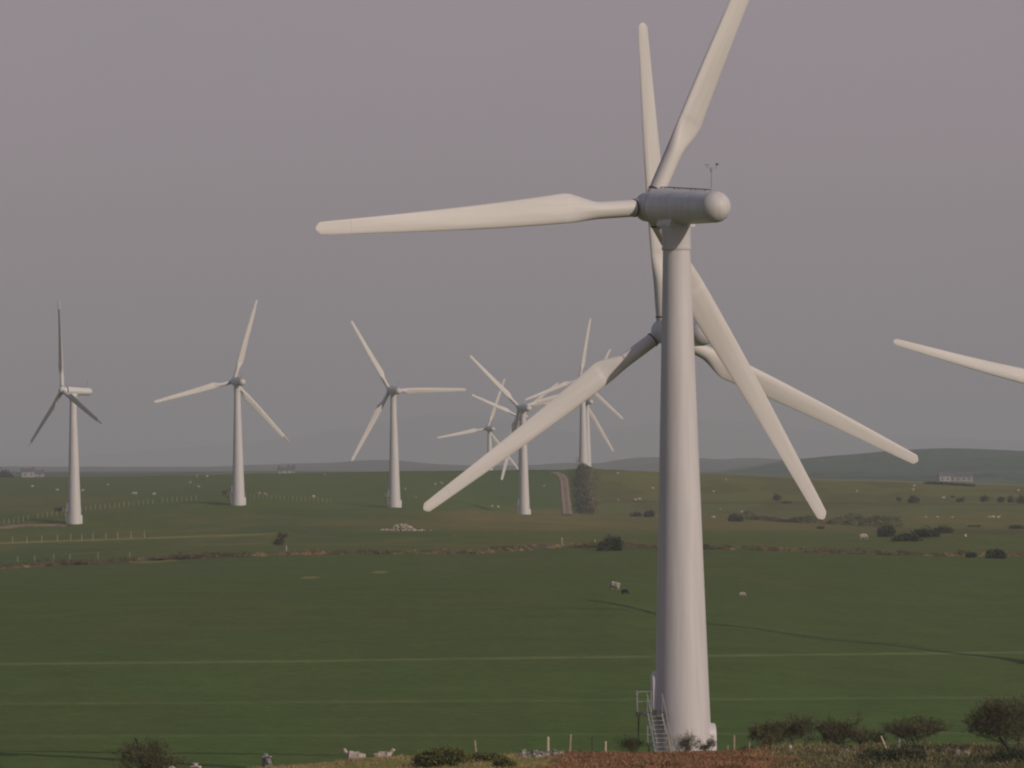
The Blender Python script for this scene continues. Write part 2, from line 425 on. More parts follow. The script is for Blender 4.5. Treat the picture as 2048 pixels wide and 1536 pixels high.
# near field: lusher towards the hollow, yellower up the slope
col = lerpc(col, (0.072, 0.110, 0.036), sstep(1240, 1420, PY + (n1 - .5) * 160))
col = lerpc(col, (0.098, 0.098, 0.045), 0.4 * sstep(0.5, 0.72, n2 * .5 + n1 * .5) * (PY > 1110))
by_ = polyline_y(BANK, PX)
beyond = sstep(2, -4, PY - by_) * (DD > 600)
c2 = np.zeros_like(col) + np.array((0.092, 0.104, 0.044))
c2 = lerpc(c2, (0.145, 0.120, 0.062), 0.8 * sstep(0.47, 0.66, n1 * .6 + n2 * .4))
c2 = lerpc(c2, (0.064, 0.094, 0.036), 0.8 * sstep(0.5, 0.62, fbm(XX / 40, DD / 70, 77)) * (PX < 900))
# brown rushy belt across the middle
belt = sstep(1012, 1026, PY + (n2 - .5) * 14) * sstep(1072, 1052, PY + (n2 - .5) * 18) * sstep(500, 950, PX + (n1 - .5) * 300)
c2 = lerpc(c2, (0.175, 0.128, 0.068), 0.62 * belt * (0.6 + 0.8 * n2))
rust = sstep(0.55, 0.7, n2) * belt * sstep(900, 1000, PX) * sstep(1300, 1100, PX)
c2 = lerpc(c2, (0.25, 0.14, 0.08), 0.5 * rust)
# far fields
farL = sstep(1024, 1012, PY + (n2 - .5) * 10 - 8 * sstep(300, 100, PX)) * sstep(1205, 1185, PX)
c2 = lerpc(c2, (0.090, 0.110, 0.045), farL)
c2 = lerpc(c2, (0.125, 0.112, 0.058), farL * 0.8 * sstep(988, 996, PY + (n2 - .5) * 8) * sstep(300, 200, PX + (n1 - .5) * 100))
c2 = lerpc(c2, (0.140, 0.135, 0.066), 0.6 * farL * sstep(1012, 1018, PY) * sstep(780, 900, PX) * sstep(0.4, 0.6, n2))
c2 = lerpc(c2, (0.070, 0.105, 0.045), 0.7 * farL * sstep(830, 1000, PX) * sstep(1150, 1090, PX))
farR = sstep(1190, 1210, PX) * sstep(1030, 1024, PY)
c2 = lerpc(c2, (0.142, 0.128, 0.060), farR)
c2 = lerpc(c2, (0.120, 0.128, 0.062), farR * sstep(1004, 1007, PY) * 0.7)
c2 = lerpc(c2, (0.110, 0.092, 0.048), farR * 0.7 * sstep(0.5, 0.62, fbm(XX / 14, DD / 50, 88)))
c2 = lerpc(c2, (0.075, 0.07, 0.035), farR * 0.7 * np.exp(-((PY - 1003 - (PX - 1200) * .008) / 2.2) ** 2))
c2 = lerpc(c2, (0.060, 0.055, 0.028), 0.55 * sstep(1680, 1850, PX) * sstep(1050, 1062, PY) * sstep(1108, 1095, PY) * sstep(0.35, 0.6, n1))
col = col * (1 - beyond[..., None]) + c2 * beyond[..., None]
# mown / trodden pale lines
def streak(y0, y1, x0, x1, wdt, k, amt):
    global col
    yl = y0 + (y1 - y0) * (PX - 0) / 2048.0
    m = np.exp(-((PY - yl - (n1 - .5) * 3) / wdt) ** 2) * sstep(x0 - 60, x0 + 60, PX) * sstep(x1 + 60, x1 - 60, PX) * (0.6 + .4 * n4) * (DD > 345) * (DD < 1300)
    col = lerpc(col, k, amt * m)
streak(1328, 1305, -200, 2300, 1.8, (0.20, 0.21, 0.14), 0.7)
streak(1407, 1394, -200, 2300, 1.7, (0.17, 0.20, 0.13), 0.5)
streak(1414, 1400, -200, 2300, 3.0, (0.055, 0.08, 0.028), 0.4)
streak(1472, 1465, -200, 2300, 1.7, (0.16, 0.19, 0.13), 0.45)
streak(1464, 1458, -200, 2300, 3.0, (0.055, 0.08, 0.028), 0.4)
streak(1213, 1213, -200, 1100, 2.0, (0.12, 0.12, 0.06), 0.3)
streak(1087, 1012, -200, 560, 1.6, (0.30, 0.25, 0.14), 0.9)
streak(1088, 1090, 380, 900, 1.4, (0.20, 0.17, 0.08), 0.4)
# bare scrapes
for sx, sy, sl, sw in ((620, 1155, 17, 1.6), (760, 1144, 15, 1.8), (300, 1122, 30, 3.4), (340, 1120, 14, 2.4)):
    m = np.exp(-((PX - sx) / sl) ** 4 - ((PY - sy + (PX - sx) * .03) / sw) ** 2) * (DD < 1100) * (DD > 345)
    col = lerpc(col, (0.30, 0.21, 0.12), 0.8 * m)
# bank in front: dry grass left, bracken litter right
fb = (DD < 330) * sstep(240, 262, DD)
col = lerpc(col, (0.24, 0.20, 0.09), 0.85 * fb)
col = lerpc(col, (0.15, 0.075, 0.035), 0.8 * fb * sstep(1080, 1180, PX) * sstep(1620, 1500, PX))
col = lerpc(col, (0.045, 0.045, 0.025), 0.85 * fb * sstep(1520, 1700, PX))
col = lerpc(col, (0.08, 0.10, 0.035), sstep(400, 300, PX) * (DD < 330))
# far lowland: field and woodland patchwork
fl = sstep(2100, 2600, DD)
pat = fbm(XX / 250, DD / 700, 91)
c3 = np.zeros_like(col) + np.array((0.085, 0.105, 0.06))
c3 = lerpc(c3, (0.035, 0.045, 0.03), sstep(0.45, 0.5, pat)); c3 = lerpc(c3, (0.13, 0.13, 0.08), sstep(0.62, 0.64, pat))
c3 = lerpc(c3, (0.035, 0.045, 0.035), 0.8 * sstep(8000, 15000, DD))
col = col * (1 - fl[..., None]) + c3 * fl[..., None]
col = col * (0.94 + 0.12 * n4)[..., None] * np.array((1.10, 1.22, 0.62))

def grid_mesh(name, X, Y, Z, colr, mat):
    nr, nc = X.shape
    v = np.stack([X, Y, Z], -1).reshape(-1, 3)
    idx = np.arange(nr * nc).reshape(nr, nc)
    f = np.stack([idx[:-1, :-1], idx[:-1, 1:], idx[1:, 1:], idx[1:, :-1]], -1).reshape(-1, 4)
    me = raw_mesh(name, v, f, mat, True)
    ca = me.color_attributes.new('Col', 'FLOAT_COLOR', 'POINT')
    cc = np.ones((nr * nc, 4), np.float32); cc[:, :3] = np.clip(colr.reshape(-1, 3), 0, 1)
    ca.data.foreach_set('color', cc.ravel())
    return me
g = link('ground', grid_mesh('ground', XX, DD, ZZ, col, M_GROUND)); tag(g, kind='structure')

# ---------------------------------------------------------------- far hills
def hill(name, pts, d, front, back, zbase, cA, cB, cC, seed, amp=0.0, patch=(300, 500)):
    pts = np.array([unroll(*q) for q in pts], float)
    x0, x1 = (pts[0, 0] - 1024) / F * d, (pts[-1, 0] - 1024) / F * d
    xs = np.linspace(x0, x1, 420); v = np.linspace(-1, 1, 71)
    V, X = np.meshgrid(v, xs, indexing='ij')
    ytop = np.interp(1024 + X / d * F, pts[:, 0], pts[:, 1])
    k = np.ones(5) / 5
    ytop = np.apply_along_axis(lambda r: np.convolve(np.pad(r, 2, mode='edge'), k, 'valid'), 1, ytop)
    top = (HY - ytop) / F * d
    Y = np.where(V < 0, d + V * front, d + V * back)
    prof = np.where(V < 0, (1 - (-V) ** 1.5), 1 - V ** 2)
    Z = zbase + (top - zbase) * prof
    Z = Z + (fbm(X / 130, Y / 160, seed) - 0.5) * amp * np.clip(-V, 0, 1) * 2 * (1 + V) * 2
    Z = Z + (fbm(X / 22, Y / 40, seed + 9, 3) - .5) * amp * .18
    a = fbm(X / patch[0], Y / patch[1], seed + 5)
    cc = np.zeros(X.shape + (3,)) + np.array(cA)
    cc = lerpc(cc, cB, sstep(0.49, 0.51, a)); cc = lerpc(cc, cC, sstep(0.58, 0.60, a))
    e = np.abs(np.sin(a * 55)); cc = lerpc(cc, (0.03, 0.038, 0.026), 0.7 * sstep(0.14, 0.03, e))
    return tag(link(name, grid_mesh(name, X, Y, Z, cc, M_FAR)), kind='structure')
hill('hill', [(1380, 956), (1450, 945), (1500, 936), (1550, 926), (1620, 917), (1750, 905), (1830, 899), (1885, 896), (1960, 899), (2048, 902), (2300, 908), (2700, 925)],
     4600, 1250, 900, -14, (0.065, 0.115, 0.065), (0.035, 0.065, 0.040), (0.11, 0.15, 0.085), 61, 9, (170, 420))
hill('ridge', [(-900, 945), (-300, 936), (0, 933), (400, 934), (480, 931), (560, 928), (660, 926), (740, 920), (790, 920), (860, 928), (960, 932), (1060, 931), (1120, 926), (1200, 927), (1240, 919), (1290, 914), (1360, 915), (1450, 919), (1500, 915), (1580, 921), (1700, 932), (1900, 934), (2500, 940)],
     8200, 1500, 1200, -14, (0.05, 0.07, 0.045), (0.028, 0.036, 0.028), (0.08, 0.09, 0.055), 63, 8, (300, 600))
hill('mountain_range', [(-1200, 930), (-200, 925), (50, 920), (250, 905), (420, 890), (560, 878), (650, 862), (730, 852), (800, 838), (870, 826), (930, 822), (1010, 836), (1090, 852), (1150, 866), (1220, 860), (1300, 846), (1380, 838), (1460, 842), (1560, 852), (1680, 866), (1800, 872), (1960, 878), (2100, 885), (2500, 905), (3000, 925)],
     26000, 2500, 2500, -14, (0.06, 0.065, 0.05), (0.045, 0.05, 0.04), (0.08, 0.08, 0.06), 65, 20, (500, 900))

# ---------------------------------------------------------------- earth bank across the field, farm track
def strip(name, pts, prof, mat, step=0.8, jitter=0.0, seed=1):
    """pts: list of ground Vectors; prof: [(across, up)]"""
    P = [Vector((p.x, p.y, 0)) for p in pts]; out = []; seg = []
    for a, b in zip(P[:-1], P[1:]):
        n = max(1, int((b - a).length / step))
        for i in range(n): out.append(a.lerp(b, i / n))
    out.append(P[-1])
    A = np.array([(p.x, p.y) for p in out]); k = np.ones(9) / 9
    for c in range(2): A[4:-4, c] = np.convolve(A[:, c], k, 'valid')
    T = np.gradient(A, axis=0); T /= np.linalg.norm(T, axis=1)[:, None]; N = np.stack([-T[:, 1], T[:, 0]], 1)
    s = np.arange(len(A)) * step
    n = len(prof); V = np.zeros((len(A), n, 3))
    for j, (ac, up) in enumerate(prof):
        q = A + N * ac * (1 + (jitter * (fbm(s / 5, s * 0 + j * 3.3, seed)[:, None] - .5)))
        V[:, j, 0] = q[:, 0]; V[:, j, 1] = q[:, 1]
        hgt = up * (1 + jitter * 1.6 * (fbm(s / 2.6, s * 0 + j * 0.7, seed + 3, 4) - .5)) if up > 0.25 else up
        V[:, j, 2] = terrain(q[:, 0], q[:, 1]) + hgt
    idx = np.arange(len(A) * n).reshape(len(A), n)
    f = np.stack([idx[:-1, :-1], idx[:-1, 1:], idx[1:, 1:], idx[1:, :-1]], -1).reshape(-1, 4)
    return link(name, raw_mesh(name, V.reshape(-1, 3), f, mat, jitter == 0))
bank_pts = [ground_at(px, polyline_y(BANK, px), 700) for px in range(-100, 2200, 50)]
b_ = strip('field_bank', bank_pts, [(-1.2, -0.15), (-0.7, 0.26), (-0.3, 0.40), (0.1, 0.46), (0.5, 0.38), (1.0, 0.26), (1.6, -0.15)], M_EARTH, 0.4, 1.5, 7)
tag(b_, kind='structure')
track_pts = [ground_at(px, py, 1100) for px, py in ((1135, 1030), (1134, 1020), (1133, 1008), (1131, 995), (1130, 982), (1129, 970), (1128, 960), (1122, 951), (1108, 945))]
tr = strip('farm_track', track_pts, [(-1.35, 0.06), (-0.6, 0.16), (0, 0.22), (0.6, 0.16), (1.35, 0.06)], M_TRACK, 2.0)
tag(tr, kind='structure')
M_RUT = mat_noise('rut_gravel', (0.26, 0.20, 0.13), (0.38, 0.30, 0.21), 0.8, 0.95, detail=6)
for off in (-0.75, 0.75):
    o_ = strip('wheel_rut', track_pts, [(off - .3, 0.235 if 0 else 0.17), (off, 0.235), (off + .3, 0.17)], M_RUT, 2.0); tag(o_, kind='structure')
tr2 = strip('access_track', [ground_at(px, py, 1000) for px, py in ((-60, 1064), (0, 1056), (30, 1051), (60, 1049), (100, 1050), (138, 1051))], [(-2.2, -0.02), (-1, 0.14), (0, 0.18), (1, 0.14), (2.2, -0.02)], M_TRACK, 1.0)
tag(tr2, kind='structure')

# ---------------------------------------------------------------- turbine parts (meshes shared by all)
def tower_mesh():
    bm = bmesh.new(); n = 64
    def rad(h): return 1.42 - (1.42 - 0.665) * min(h / 24.6, 1) ** 0.93
    prof = [(0, -0.6), (1.44, -0.6), (1.44, 0.05), (1.46, 0.06), (1.46, 0.12), (rad(0.2), 0.13)]
    for h in (1, 2, 4, 6, 8.3): prof.append((rad(h), h))
    prof += [(rad(8.3) - 0.006, 8.303), (rad(8.33) - 0.006, 8.33), (rad(8.333), 8.333)]
    for h in (10, 12, 14, 16.4): prof.append((rad(h), h))
    prof += [(rad(16.4) - 0.006, 16.403), (rad(16.43) - 0.006, 16.43), (rad(16.433), 16.433)]
    for h in (18, 20, 22, 24.6): prof.append((rad(h), h))
    prof += [(0, 24.6)]
    lathe(bm, prof, n)
    return tomesh('tower', bm, M_WHITE, True, 35)

def collar_mesh():
    bm = bmesh.new()
    lathe(bm, [(0, 24.603), (0.70, 24.603), (0.72, 24.66), (0.72, 24.74), (0.69, 24.76), (0.70, 25.5), (0.74, 25.78), (0.74, 25.86), (0, 25.86)], 48)
    return tomesh('yaw_collar', bm, M_WHITE, True, 30)

def rounded_box_shell(bm, w, h, t, c, top_round=True, n=10):
    """a slab w wide (local x), h high, t thick (local y), with a rounded top; c is the base centre"""
    pts = [(-w / 2, 0)] + [(-w / 2 * math.cos(a), h - w / 2 + w / 2 * math.sin(a)) for a in [math.pi * i / n for i in range(n + 1)]] + [(w / 2, 0)]
    f = [bm.verts.new(Vector((p[0], 0, p[1])) + Vector(c)) for p in pts]
    b = [bm.verts.new(Vector((p[0] * 0.86, -t, (p[1] - h / 2) * 0.93 + h / 2 - 0.0)) + Vector(c)) for p in pts]
    bridge(bm, f, b); bm.faces.new(f); bm.faces.new(list(reversed(b)))

def door_mesh():
    bm = bmesh.new(); rounded_box_shell(bm, 0.95, 1.95, 0.34, (0, 0, 0))
    return tomesh('door_hood', bm, M_WHITE, True, 40)
def doorleaf_mesh():
    bm = bmesh.new(); rounded_box_shell(bm, 0.66, 1.66, 0.05, (0, -0.343, 0.12))
    return tomesh('door', bm, M_NAC, False)
def hatch_mesh():
    bm = bmesh.new(); rounded_box_shell(bm, 1.3, 2.05, 0.36, (0, 0, -0.3))
    return tomesh('side_hatch', bm, M_WHITE, True, 40)

ANG_D = R(184)   # where the door sits round the tower, seen from above (180 = left)
def plat_mesh():
    bm = bmesh.new()
    box(bm, (0, -0.9, -0.06), (1.3, 1.45, 0.09)); box(bm, (0, -1.66, -0.08), (1.36, 0.07, 0.2)); box(bm, (-0.68, -0.9, -0.08), (0.06, 1.45, 0.2)); box(bm, (0.68, -0.9, -0.08), (0.06, 1.45, 0.2))
    for sx in (-0.6, 0.6): tube(bm, [(sx, -1.5, -0.1), (sx, -0.2, -1.3)], 0.035, 6)
    return tomesh('access_platform', bm, M_GRATE)
def rail_mesh():
    bm = bmesh.new(); r = 0.027
    for a, b in (((-0.66, -1.62), (-0.66, -0.2)), ((0.0, -1.64), (-0.66, -1.64))):
        for h in (0.5, 0.98): tube(bm, [(a[0], a[1], h), (b[0], b[1], h)], r, 6)
        for p in (a, b): tube(bm, [(p[0], p[1], 0), (p[0], p[1], 0.98)], r, 6)
    return tomesh('railing', bm, M_STEEL)
def stairs_mesh():
    bm = bmesh.new()
    for sx in (-0.34, 0.34):
        a = Vector((sx, 0, 0)); b = Vector((sx + 0.42, -1.75, -2.35))
        tube(bm, [a, b], 0.045, 6)
    for i in range(11):
        t = (i + 0.6) / 11.5
        box(bm, (0.42 * t, -1.75 * t, -2.35 * t), (0.66, 0.22, 0.035))
    return tomesh('stairs', bm, M_STEEL)
def handrail_mesh():
    bm = bmesh.new()
    for sx in (-0.36, 0.36):
        a = Vector((sx, 0.05, 0.95)); b = Vector((sx + 0.42, -1.75, -1.4))
        tube(bm, [a, b], 0.024, 6)
        for t in (0.02, 0.5, 0.97): 
            p = a.lerp(b, t); tube(bm, [p, p - Vector((0, 0, 0.95))], 0.022, 6)
    return tomesh('handrail', bm, M_STEEL)

NR0, NR1, NL = 0.93, 0.76, 5.05     # nacelle: front radius, rear radius, length (runs to -y)
NF = ROT_Y - 0.95                   # y of the nacelle's front face, tower axis at 0
def nacelle_mesh():
    bm = bmesh.new()
    prof = [(0, NF), (NR0 - 0.06, NF), (NR0, NF - 0.06)]
    for k in range(1, 9): 
        t = k / 8; prof.append((NR0 + (NR1 - NR0) * t, NF - NL * t))
    lathe(bm, prof, 56, 'Y')
    # faint side seams
    for sx in (-1, 1):
        pts = [(sx * (NR0 + (NR1 - NR0) * t + 0.004) * math.cos(R(0)), NF - NL * t, 0.02) for t in (0.03, 0.25, 0.5, 0.7)]
        tube(bm, pts, 0.014, 5)
    # saddle under the body
    q = []
    for (y0, zz, hw, l) in ((0, -0.5, 0.60, 0.60), (0, -0.86, 0.72, 0.62), (0, -0.95, 0.72, 0.62)):
        q.append([bm.verts.new((sx * hw, sy * l, zz)) for sx, sy in ((-1, -1), (1, -1), (1, 1), (-1, 1))])
    bridge(bm, q[0], q[1]); bridge(bm, q[1], q[2]); bm.faces.new(q[2]); bm.faces.new(q[0])
    return tomesh('nacelle', bm, M_NAC, True, 30)
def dome_mesh():
    bm = bmesh.new(); prof = []
    for k in range(0, 13):
        a = R(90) * k / 12; prof.append((NR1 * math.cos(a) * 1.0 if k < 12 else 0, NF - NL - 0.004 - NR1 * 0.98 * math.sin(a)))
    prof = [(0, NF - NL - 0.003)] + prof
    lathe(bm, prof, 48, 'Y')
    return tomesh('rear_dome', bm, M_WHITE, True, 60)
def roofrail_mesh():
    bm = bmesh.new()
    for sx in (-0.12, 0.12):
        a = [(sx, NF - NL * t, NR0 + (NR1 - NR0) * t + 0.05) for t in (0.05, 0.3, 0.6, 0.86)]
        tube(bm, a, 0.022, 5)
        for p in a: box(bm, (p[0], p[1], p[2] - 0.035), (0.04, 0.05, 0.07))
    return tomesh('roof_rail', bm, M_DARK)
def mast_mesh():
    bm = bmesh.new(); y = NF - NL * 0.93; z = NR1 - 0.01
    tube(bm, [(0, y, z), (0, y, z + 1.05)], [0.028, 0.02], 6)
    box(bm, (0, y, z + 1.0), (0.09, 0.09, 0.14))
    tube(bm, [(-0.28, y, z + 1.12), (0.28, y, z + 1.12)], 0.014, 5); tube(bm, [(0, y, z + 1.0), (0, y, z + 1.13)], 0.014, 5)
    for sx in (-0.26, 0.26): tube(bm, [(sx, y, z + 1.1), (sx, y, z + 1.26)], 0.013, 5)
    for k in range(3):
        a = R(120 * k); c = Vector((-0.26 + 0.08 * math.cos(a), y + 0.08 * math.sin(a), z + 1.27))
        bmesh.ops.create_icosphere(bm, subdivisions=1, radius=0.035, matrix=Matrix.Translation(c))
    box(bm, (0.28, y - 0.06, z + 1.3), (0.012, 0.24, 0.09))
    return tomesh('wind_sensor_mast', bm, M_STEEL)

def hub_mesh():
    bm = bmesh.new()
    lathe(bm, [(0, ROT_Y + 0.75), (0.3, ROT_Y + 0.72), (0.54, ROT_Y + 0.58), (0.70, ROT_Y + 0.35), (0.76, ROT_Y - 0.3), (0.80, ROT_Y - 0.6), (0.78, NF + 0.14), (0.5, NF + 0.13), (0.50, NF + 0.01)], 40, 'Y')
    return tomesh('hub', bm, M_NAC, True, 35)

def blade_section(r):
    """(chord, thickness, twist, offset of the chord centre towards the trailing side)"""
    t = r / RB
    if t < 0.15: return 0.84, 0.84, 0.0, 0.0
    cm = 1.46
    if t < 0.26:
        q = (t - 0.15) / 0.11; q = q * q * (3 - 2 * q)
        return 0.84 + (cm - 0.84) * q, 0.84 + (0.40 - 0.84) * q, R(7) * q, (cm - 0.84) / 2 * q * 0.66
    q = (t - 0.26) / 0.74
    ch = cm * (1 - q) + 0.60 * q
    return ch, 0.40 * (1 - q) ** 1.2 + 0.07, R(7) * (1 - q) ** 1.6, (ch - 0.84) / 2 * 0.66 * (1 - q) ** 1.8

def blade_mesh(r0, r1, name, cap_tip=False, dark_ring=False):
    bm = bmesh.new(); n = 24; prev = None
    rs = sorted(set([r0, r1] + [x for x in np.concatenate([np.linspace(0.55, 2.7, 5), np.linspace(3.0, 4.9, 15), np.linspace(5, 18.3, 22)]) if r0 < x < r1]))
    if cap_tip: rs = rs[:-1] + [r1 - 0.25, r1 - 0.1, r1]
    for r in sorted(rs):
        ch, th, tw, off = blade_section(min(r, RB))
        if cap_tip and r > r1 - 0.3:
            f = max(0.12, 1 - ((r - (r1 - 0.3)) / 0.3) ** 2 * 0.8); ch *= f; th *= f
        loop = []
        rd = 1 - sstep(0.15 * RB, 0.26 * RB, np.array(r))
        for i in range(n):
            a = 2 * math.pi * i / n
            cx = math.cos(a); sy = math.sin(a)
            # blend circle -> aerofoil (leading edge at -x, trailing edge at +x)
            prof_t = sy * th / 2 * (rd + (1 - rd) * (1 - 0.55 * (cx + 1) / 2) * 1.1)
            u = cx * ch / 2 + off; v = prof_t
            uu = u * math.cos(tw) - v * math.sin(tw); vv = u * math.sin(tw) + v * math.cos(tw)
            # local: z along the blade, x in the rotor plane, y along the shaft
            loop.append(bm.verts.new((uu, vv, r)))
        if prev: bridge(bm, prev, loop)
        else: bm.faces.new(loop)
        prev = loop
    bm.faces.new(prev)
    return tomesh(name, bm, M_BLADE, True, 50)
def gap_ring_mesh():  # dark ring painted as the shaded gap between nacelle and hub
    bm = bmesh.new(); lathe(bm, [(0.52, NF + 0.012), (0.86, NF + 0.012), (0.89, NF + 0.05), (0.86, NF + 0.10), (0.52, NF + 0.10)], 56, 'Y')
    return tomesh('gap_shade_ring', bm, M_DARK, True, 40)
def rootring_mesh():
    bm = bmesh.new()
    for v in ((0.455, 1.28), (0.428, 2.5)):
        pass
    lathe(bm, [(0.40, 0.86), (0.448, 0.86), (0.448, 0.93), (0.40, 0.93)], 32)
    return tomesh('pitch_bearing', bm, M_DARK, True, 40)

ME = dict(tower=tower_mesh(), collar=collar_mesh(), hood=door_mesh(), leaf=doorleaf_mesh(), hatch=hatch_mesh(), plat=plat_mesh(), rail=rail_mesh(),
          stairs=stairs_mesh(), hrail=handrail_mesh(), nac=nacelle_mesh(), dome=dome_mesh(), rrail=roofrail_mesh(), mast=mast_mesh(), hub=hub_mesh(),
          blade=blade_mesh(0.5, 16.6, 'blade'), gapring=gap_ring_mesh(), tip=blade_mesh(16.607, RB, 'blade_tip', True), ring=rootring_mesh())
TILT = R(2.4)
for key, bx, by, bz, th, phi, tipp, lab in TUR:
    bz = tz(bx, by)
    t = empty('wind_turbine', (bx, by, bz), 0.0)
    tag(t, lab, 'wind turbine', 'white wind turbines on the pasture')
    link('tower', ME['tower'], t)
    link('yaw_collar', ME['collar'], t)
    # entrance: door hood, platform and stairs on the left of every tower
    rd = 1.33
    c = Vector((math.cos(ANG_D) * (rd - 0.22), math.sin(ANG_D) * (rd - 0.22), 2.35)); rz = ANG_D + R(90)
    hd = link('door_hood', ME['hood'], t, c, (0, 0, rz)); link('door', ME['leaf'], hd)
    pl = link('access_platform', ME['plat'], t, Vector((-1.55, -0.15, 2.35)), (0, 0, 0)); link('railing', ME['rail'], pl)
    st = link('stairs', ME['stairs'], t, Vector((-1.38, -1.82, 2.28))); link('handrail', ME['hrail'], st)
    c = Vector((math.cos(R(6)) * 1.22, math.sin(R(6)) * 1.22, 0.0))
    link('side_hatch', ME['hatch'], t, c, (0, 0, R(6) + R(90)))
    # head: nacelle frame tilted about the tower top
    Mh = Matrix.Translation((0, 0, HH)) @ Matrix.Rotation(th, 4, 'Z') @ Matrix.Rotation(TILT, 4, 'X')
    nac = link('nacelle', ME['nac'], t); nac.matrix_local = Mh
    link('rear_dome', ME['dome'], nac); link('gap_shade_ring', ME['gapring'], nac); link('roof_rail', ME['rrail'], nac); link('wind_sensor_mast', ME['mast'], nac)
    hb = link('hub', ME['hub'], t); hb.matrix_local = Mh
    for k in range(3):
        a = phi + R(120) * k     # angle from +x towards +z in the rotor plane
        # blade local z -> direction (cos a, 0, sin a)
        Mb = Mh @ Matrix.Translation((0, ROT_Y, 0)) @ Matrix.Rotation(R(90) - a, 4, 'Y') @ Matrix.Rotation(R(2), 4, 'Z')
        b = link('blade', ME['blade'], t); b.matrix_local = Mb
        link('blade_tip', ME['tip'], b, (0, 0, 0), (0, 0, tipp)); link('pitch_bearing', ME['ring'], b)

# ---------------------------------------------------------------- vegetation
def leaf_cloud(pts, size, aspect, mat, name, seed=0, flat=0.0, outward=None, drop=None):
    """quads: one small leaf/spine/twig at every point"""
    r = np.random.default_rng(seed); n = len(pts)
    a = r.normal(size=(n, 3))
    if outward is not None: a = a * 0.8 + outward * 1.5
    a /= np.linalg.norm(a, axis=1)[:, None]
    b = np.cross(a, r.normal(size=(n, 3))); b /= np.linalg.norm(b, axis=1)[:, None]
    s = size * r.uniform(0.6, 1.4, (n, 1))
    p = np.asarray(pts); A = a * s * aspect; B = b * s
    tip = 0.25
    v = np.stack([p - A * .5 - B * .5, p - A * .5 + B * .5, p + A * .5 + B * .5 * tip, p + A * .5 - B * .5 * tip], 1).reshape(-1, 3)
    f = np.arange(4 * n).reshape(n, 4)
    me = raw_mesh(name, v, f, mat)
    at_ = me.attributes.new('shade', 'FLOAT', 'POINT')
    at_.data.foreach_set('value', np.repeat(r.uniform(0, 1, n).astype(np.float32), 4))
    return me

def blob_points(n, rx, ry, rz, lumps, seed, gap=0.42, shell=0.55):
    """points in a lumpy half-ellipsoid bush standing on z=0, clumped with gaps"""
    r = np.random.default_rng(seed)
    L = []
    for k in range(lumps):
        a = r.uniform(0, 2 * math.pi); q = math.sqrt(r.uniform(0, 1)) * 0.68
        h = r.uniform(0.25, 0.72) * (1 - 0.5 * q)
        L.append((q * math.cos(a) * rx, q * math.sin(a) * ry, h * rz, r.uniform(0.26, 0.46)))
    out = []; per = n // lumps
    for (cx, cy, cz, s) in L:
        v = r.normal(size=(per, 3)); v /= np.linalg.norm(v, axis=1)[:, None]
        rad = r.uniform(shell, 1, (per, 1)) ** 0.6 * (1 + 0.30 * r.normal(size=(per, 1)))
        out.append(np.array([cx, cy, cz]) + v * rad * np.array([rx, ry, rz]) * s)
    P = np.concatenate(out)
    m = fbm(P[:, 0] * 3.1 / rx + P[:, 1] * 2, P[:, 2] * 3.1 / rz + seed, seed, 3) > gap - 0.12
    P = P[m & (P[:, 2] > 0.0)]
    return P

def branch_tree(bm, root, h, spread, seed, r0, levels=3, kids=4, lean=(0, 0), multi=1):
    """recursive limbs; returns twig end points and directions"""
    r = random.Random(seed); ends = []
    def grow(p, d, l, rad, lev):
        pts = [p]; q = p.copy(); dd_ = d.copy(); rr = [rad]
        n = 4
        for i in range(n):
            dd_ = (dd_ + Vector((r.uniform(-.22, .22), r.uniform(-.22, .22), r.uniform(-.06, .16)))).normalized()
            q = q + dd_ * (l / n); pts.append(q.copy()); rr.append(rad * (1 - 0.45 * (i + 1) / n))
        tube(bm, pts, rr, 7 if lev == 0 else 5 if lev < 3 else 3, False)
        ends.append((q.copy(), dd_.copy(), l, lev))
        if lev < levels:
            for k in range(kids + (1 if lev == 1 else 0)):
                t = r.uniform(0.4, 1.0); i = min(int(t * n), n - 1); pp = pts[i].lerp(pts[i + 1], t * n - i)
                side = Vector((r.uniform(-1, 1), r.uniform(-1, 1), r.uniform(-0.15, 0.7))).normalized()
                nd = (dd_ * 0.55 + side * spread).normalized()
                grow(pp, nd, l * r.uniform(0.55, 0.8), rr[i] * 0.55, lev + 1)
    for m in range(multi):
        a = r.uniform(0, 6.28)
        d0 = Vector((lean[0] + (0.35 * math.cos(a) if multi > 1 else 0), lean[1] + (0.35 * math.sin(a) if multi > 1 else 0), 1)).normalized()
        grow(Vector(root) + Vector((0.12 * math.cos(a), 0.12 * math.sin(a), -0.15)), d0, h * r.uniform(0.36, 0.46), r0, 0)
    return ends

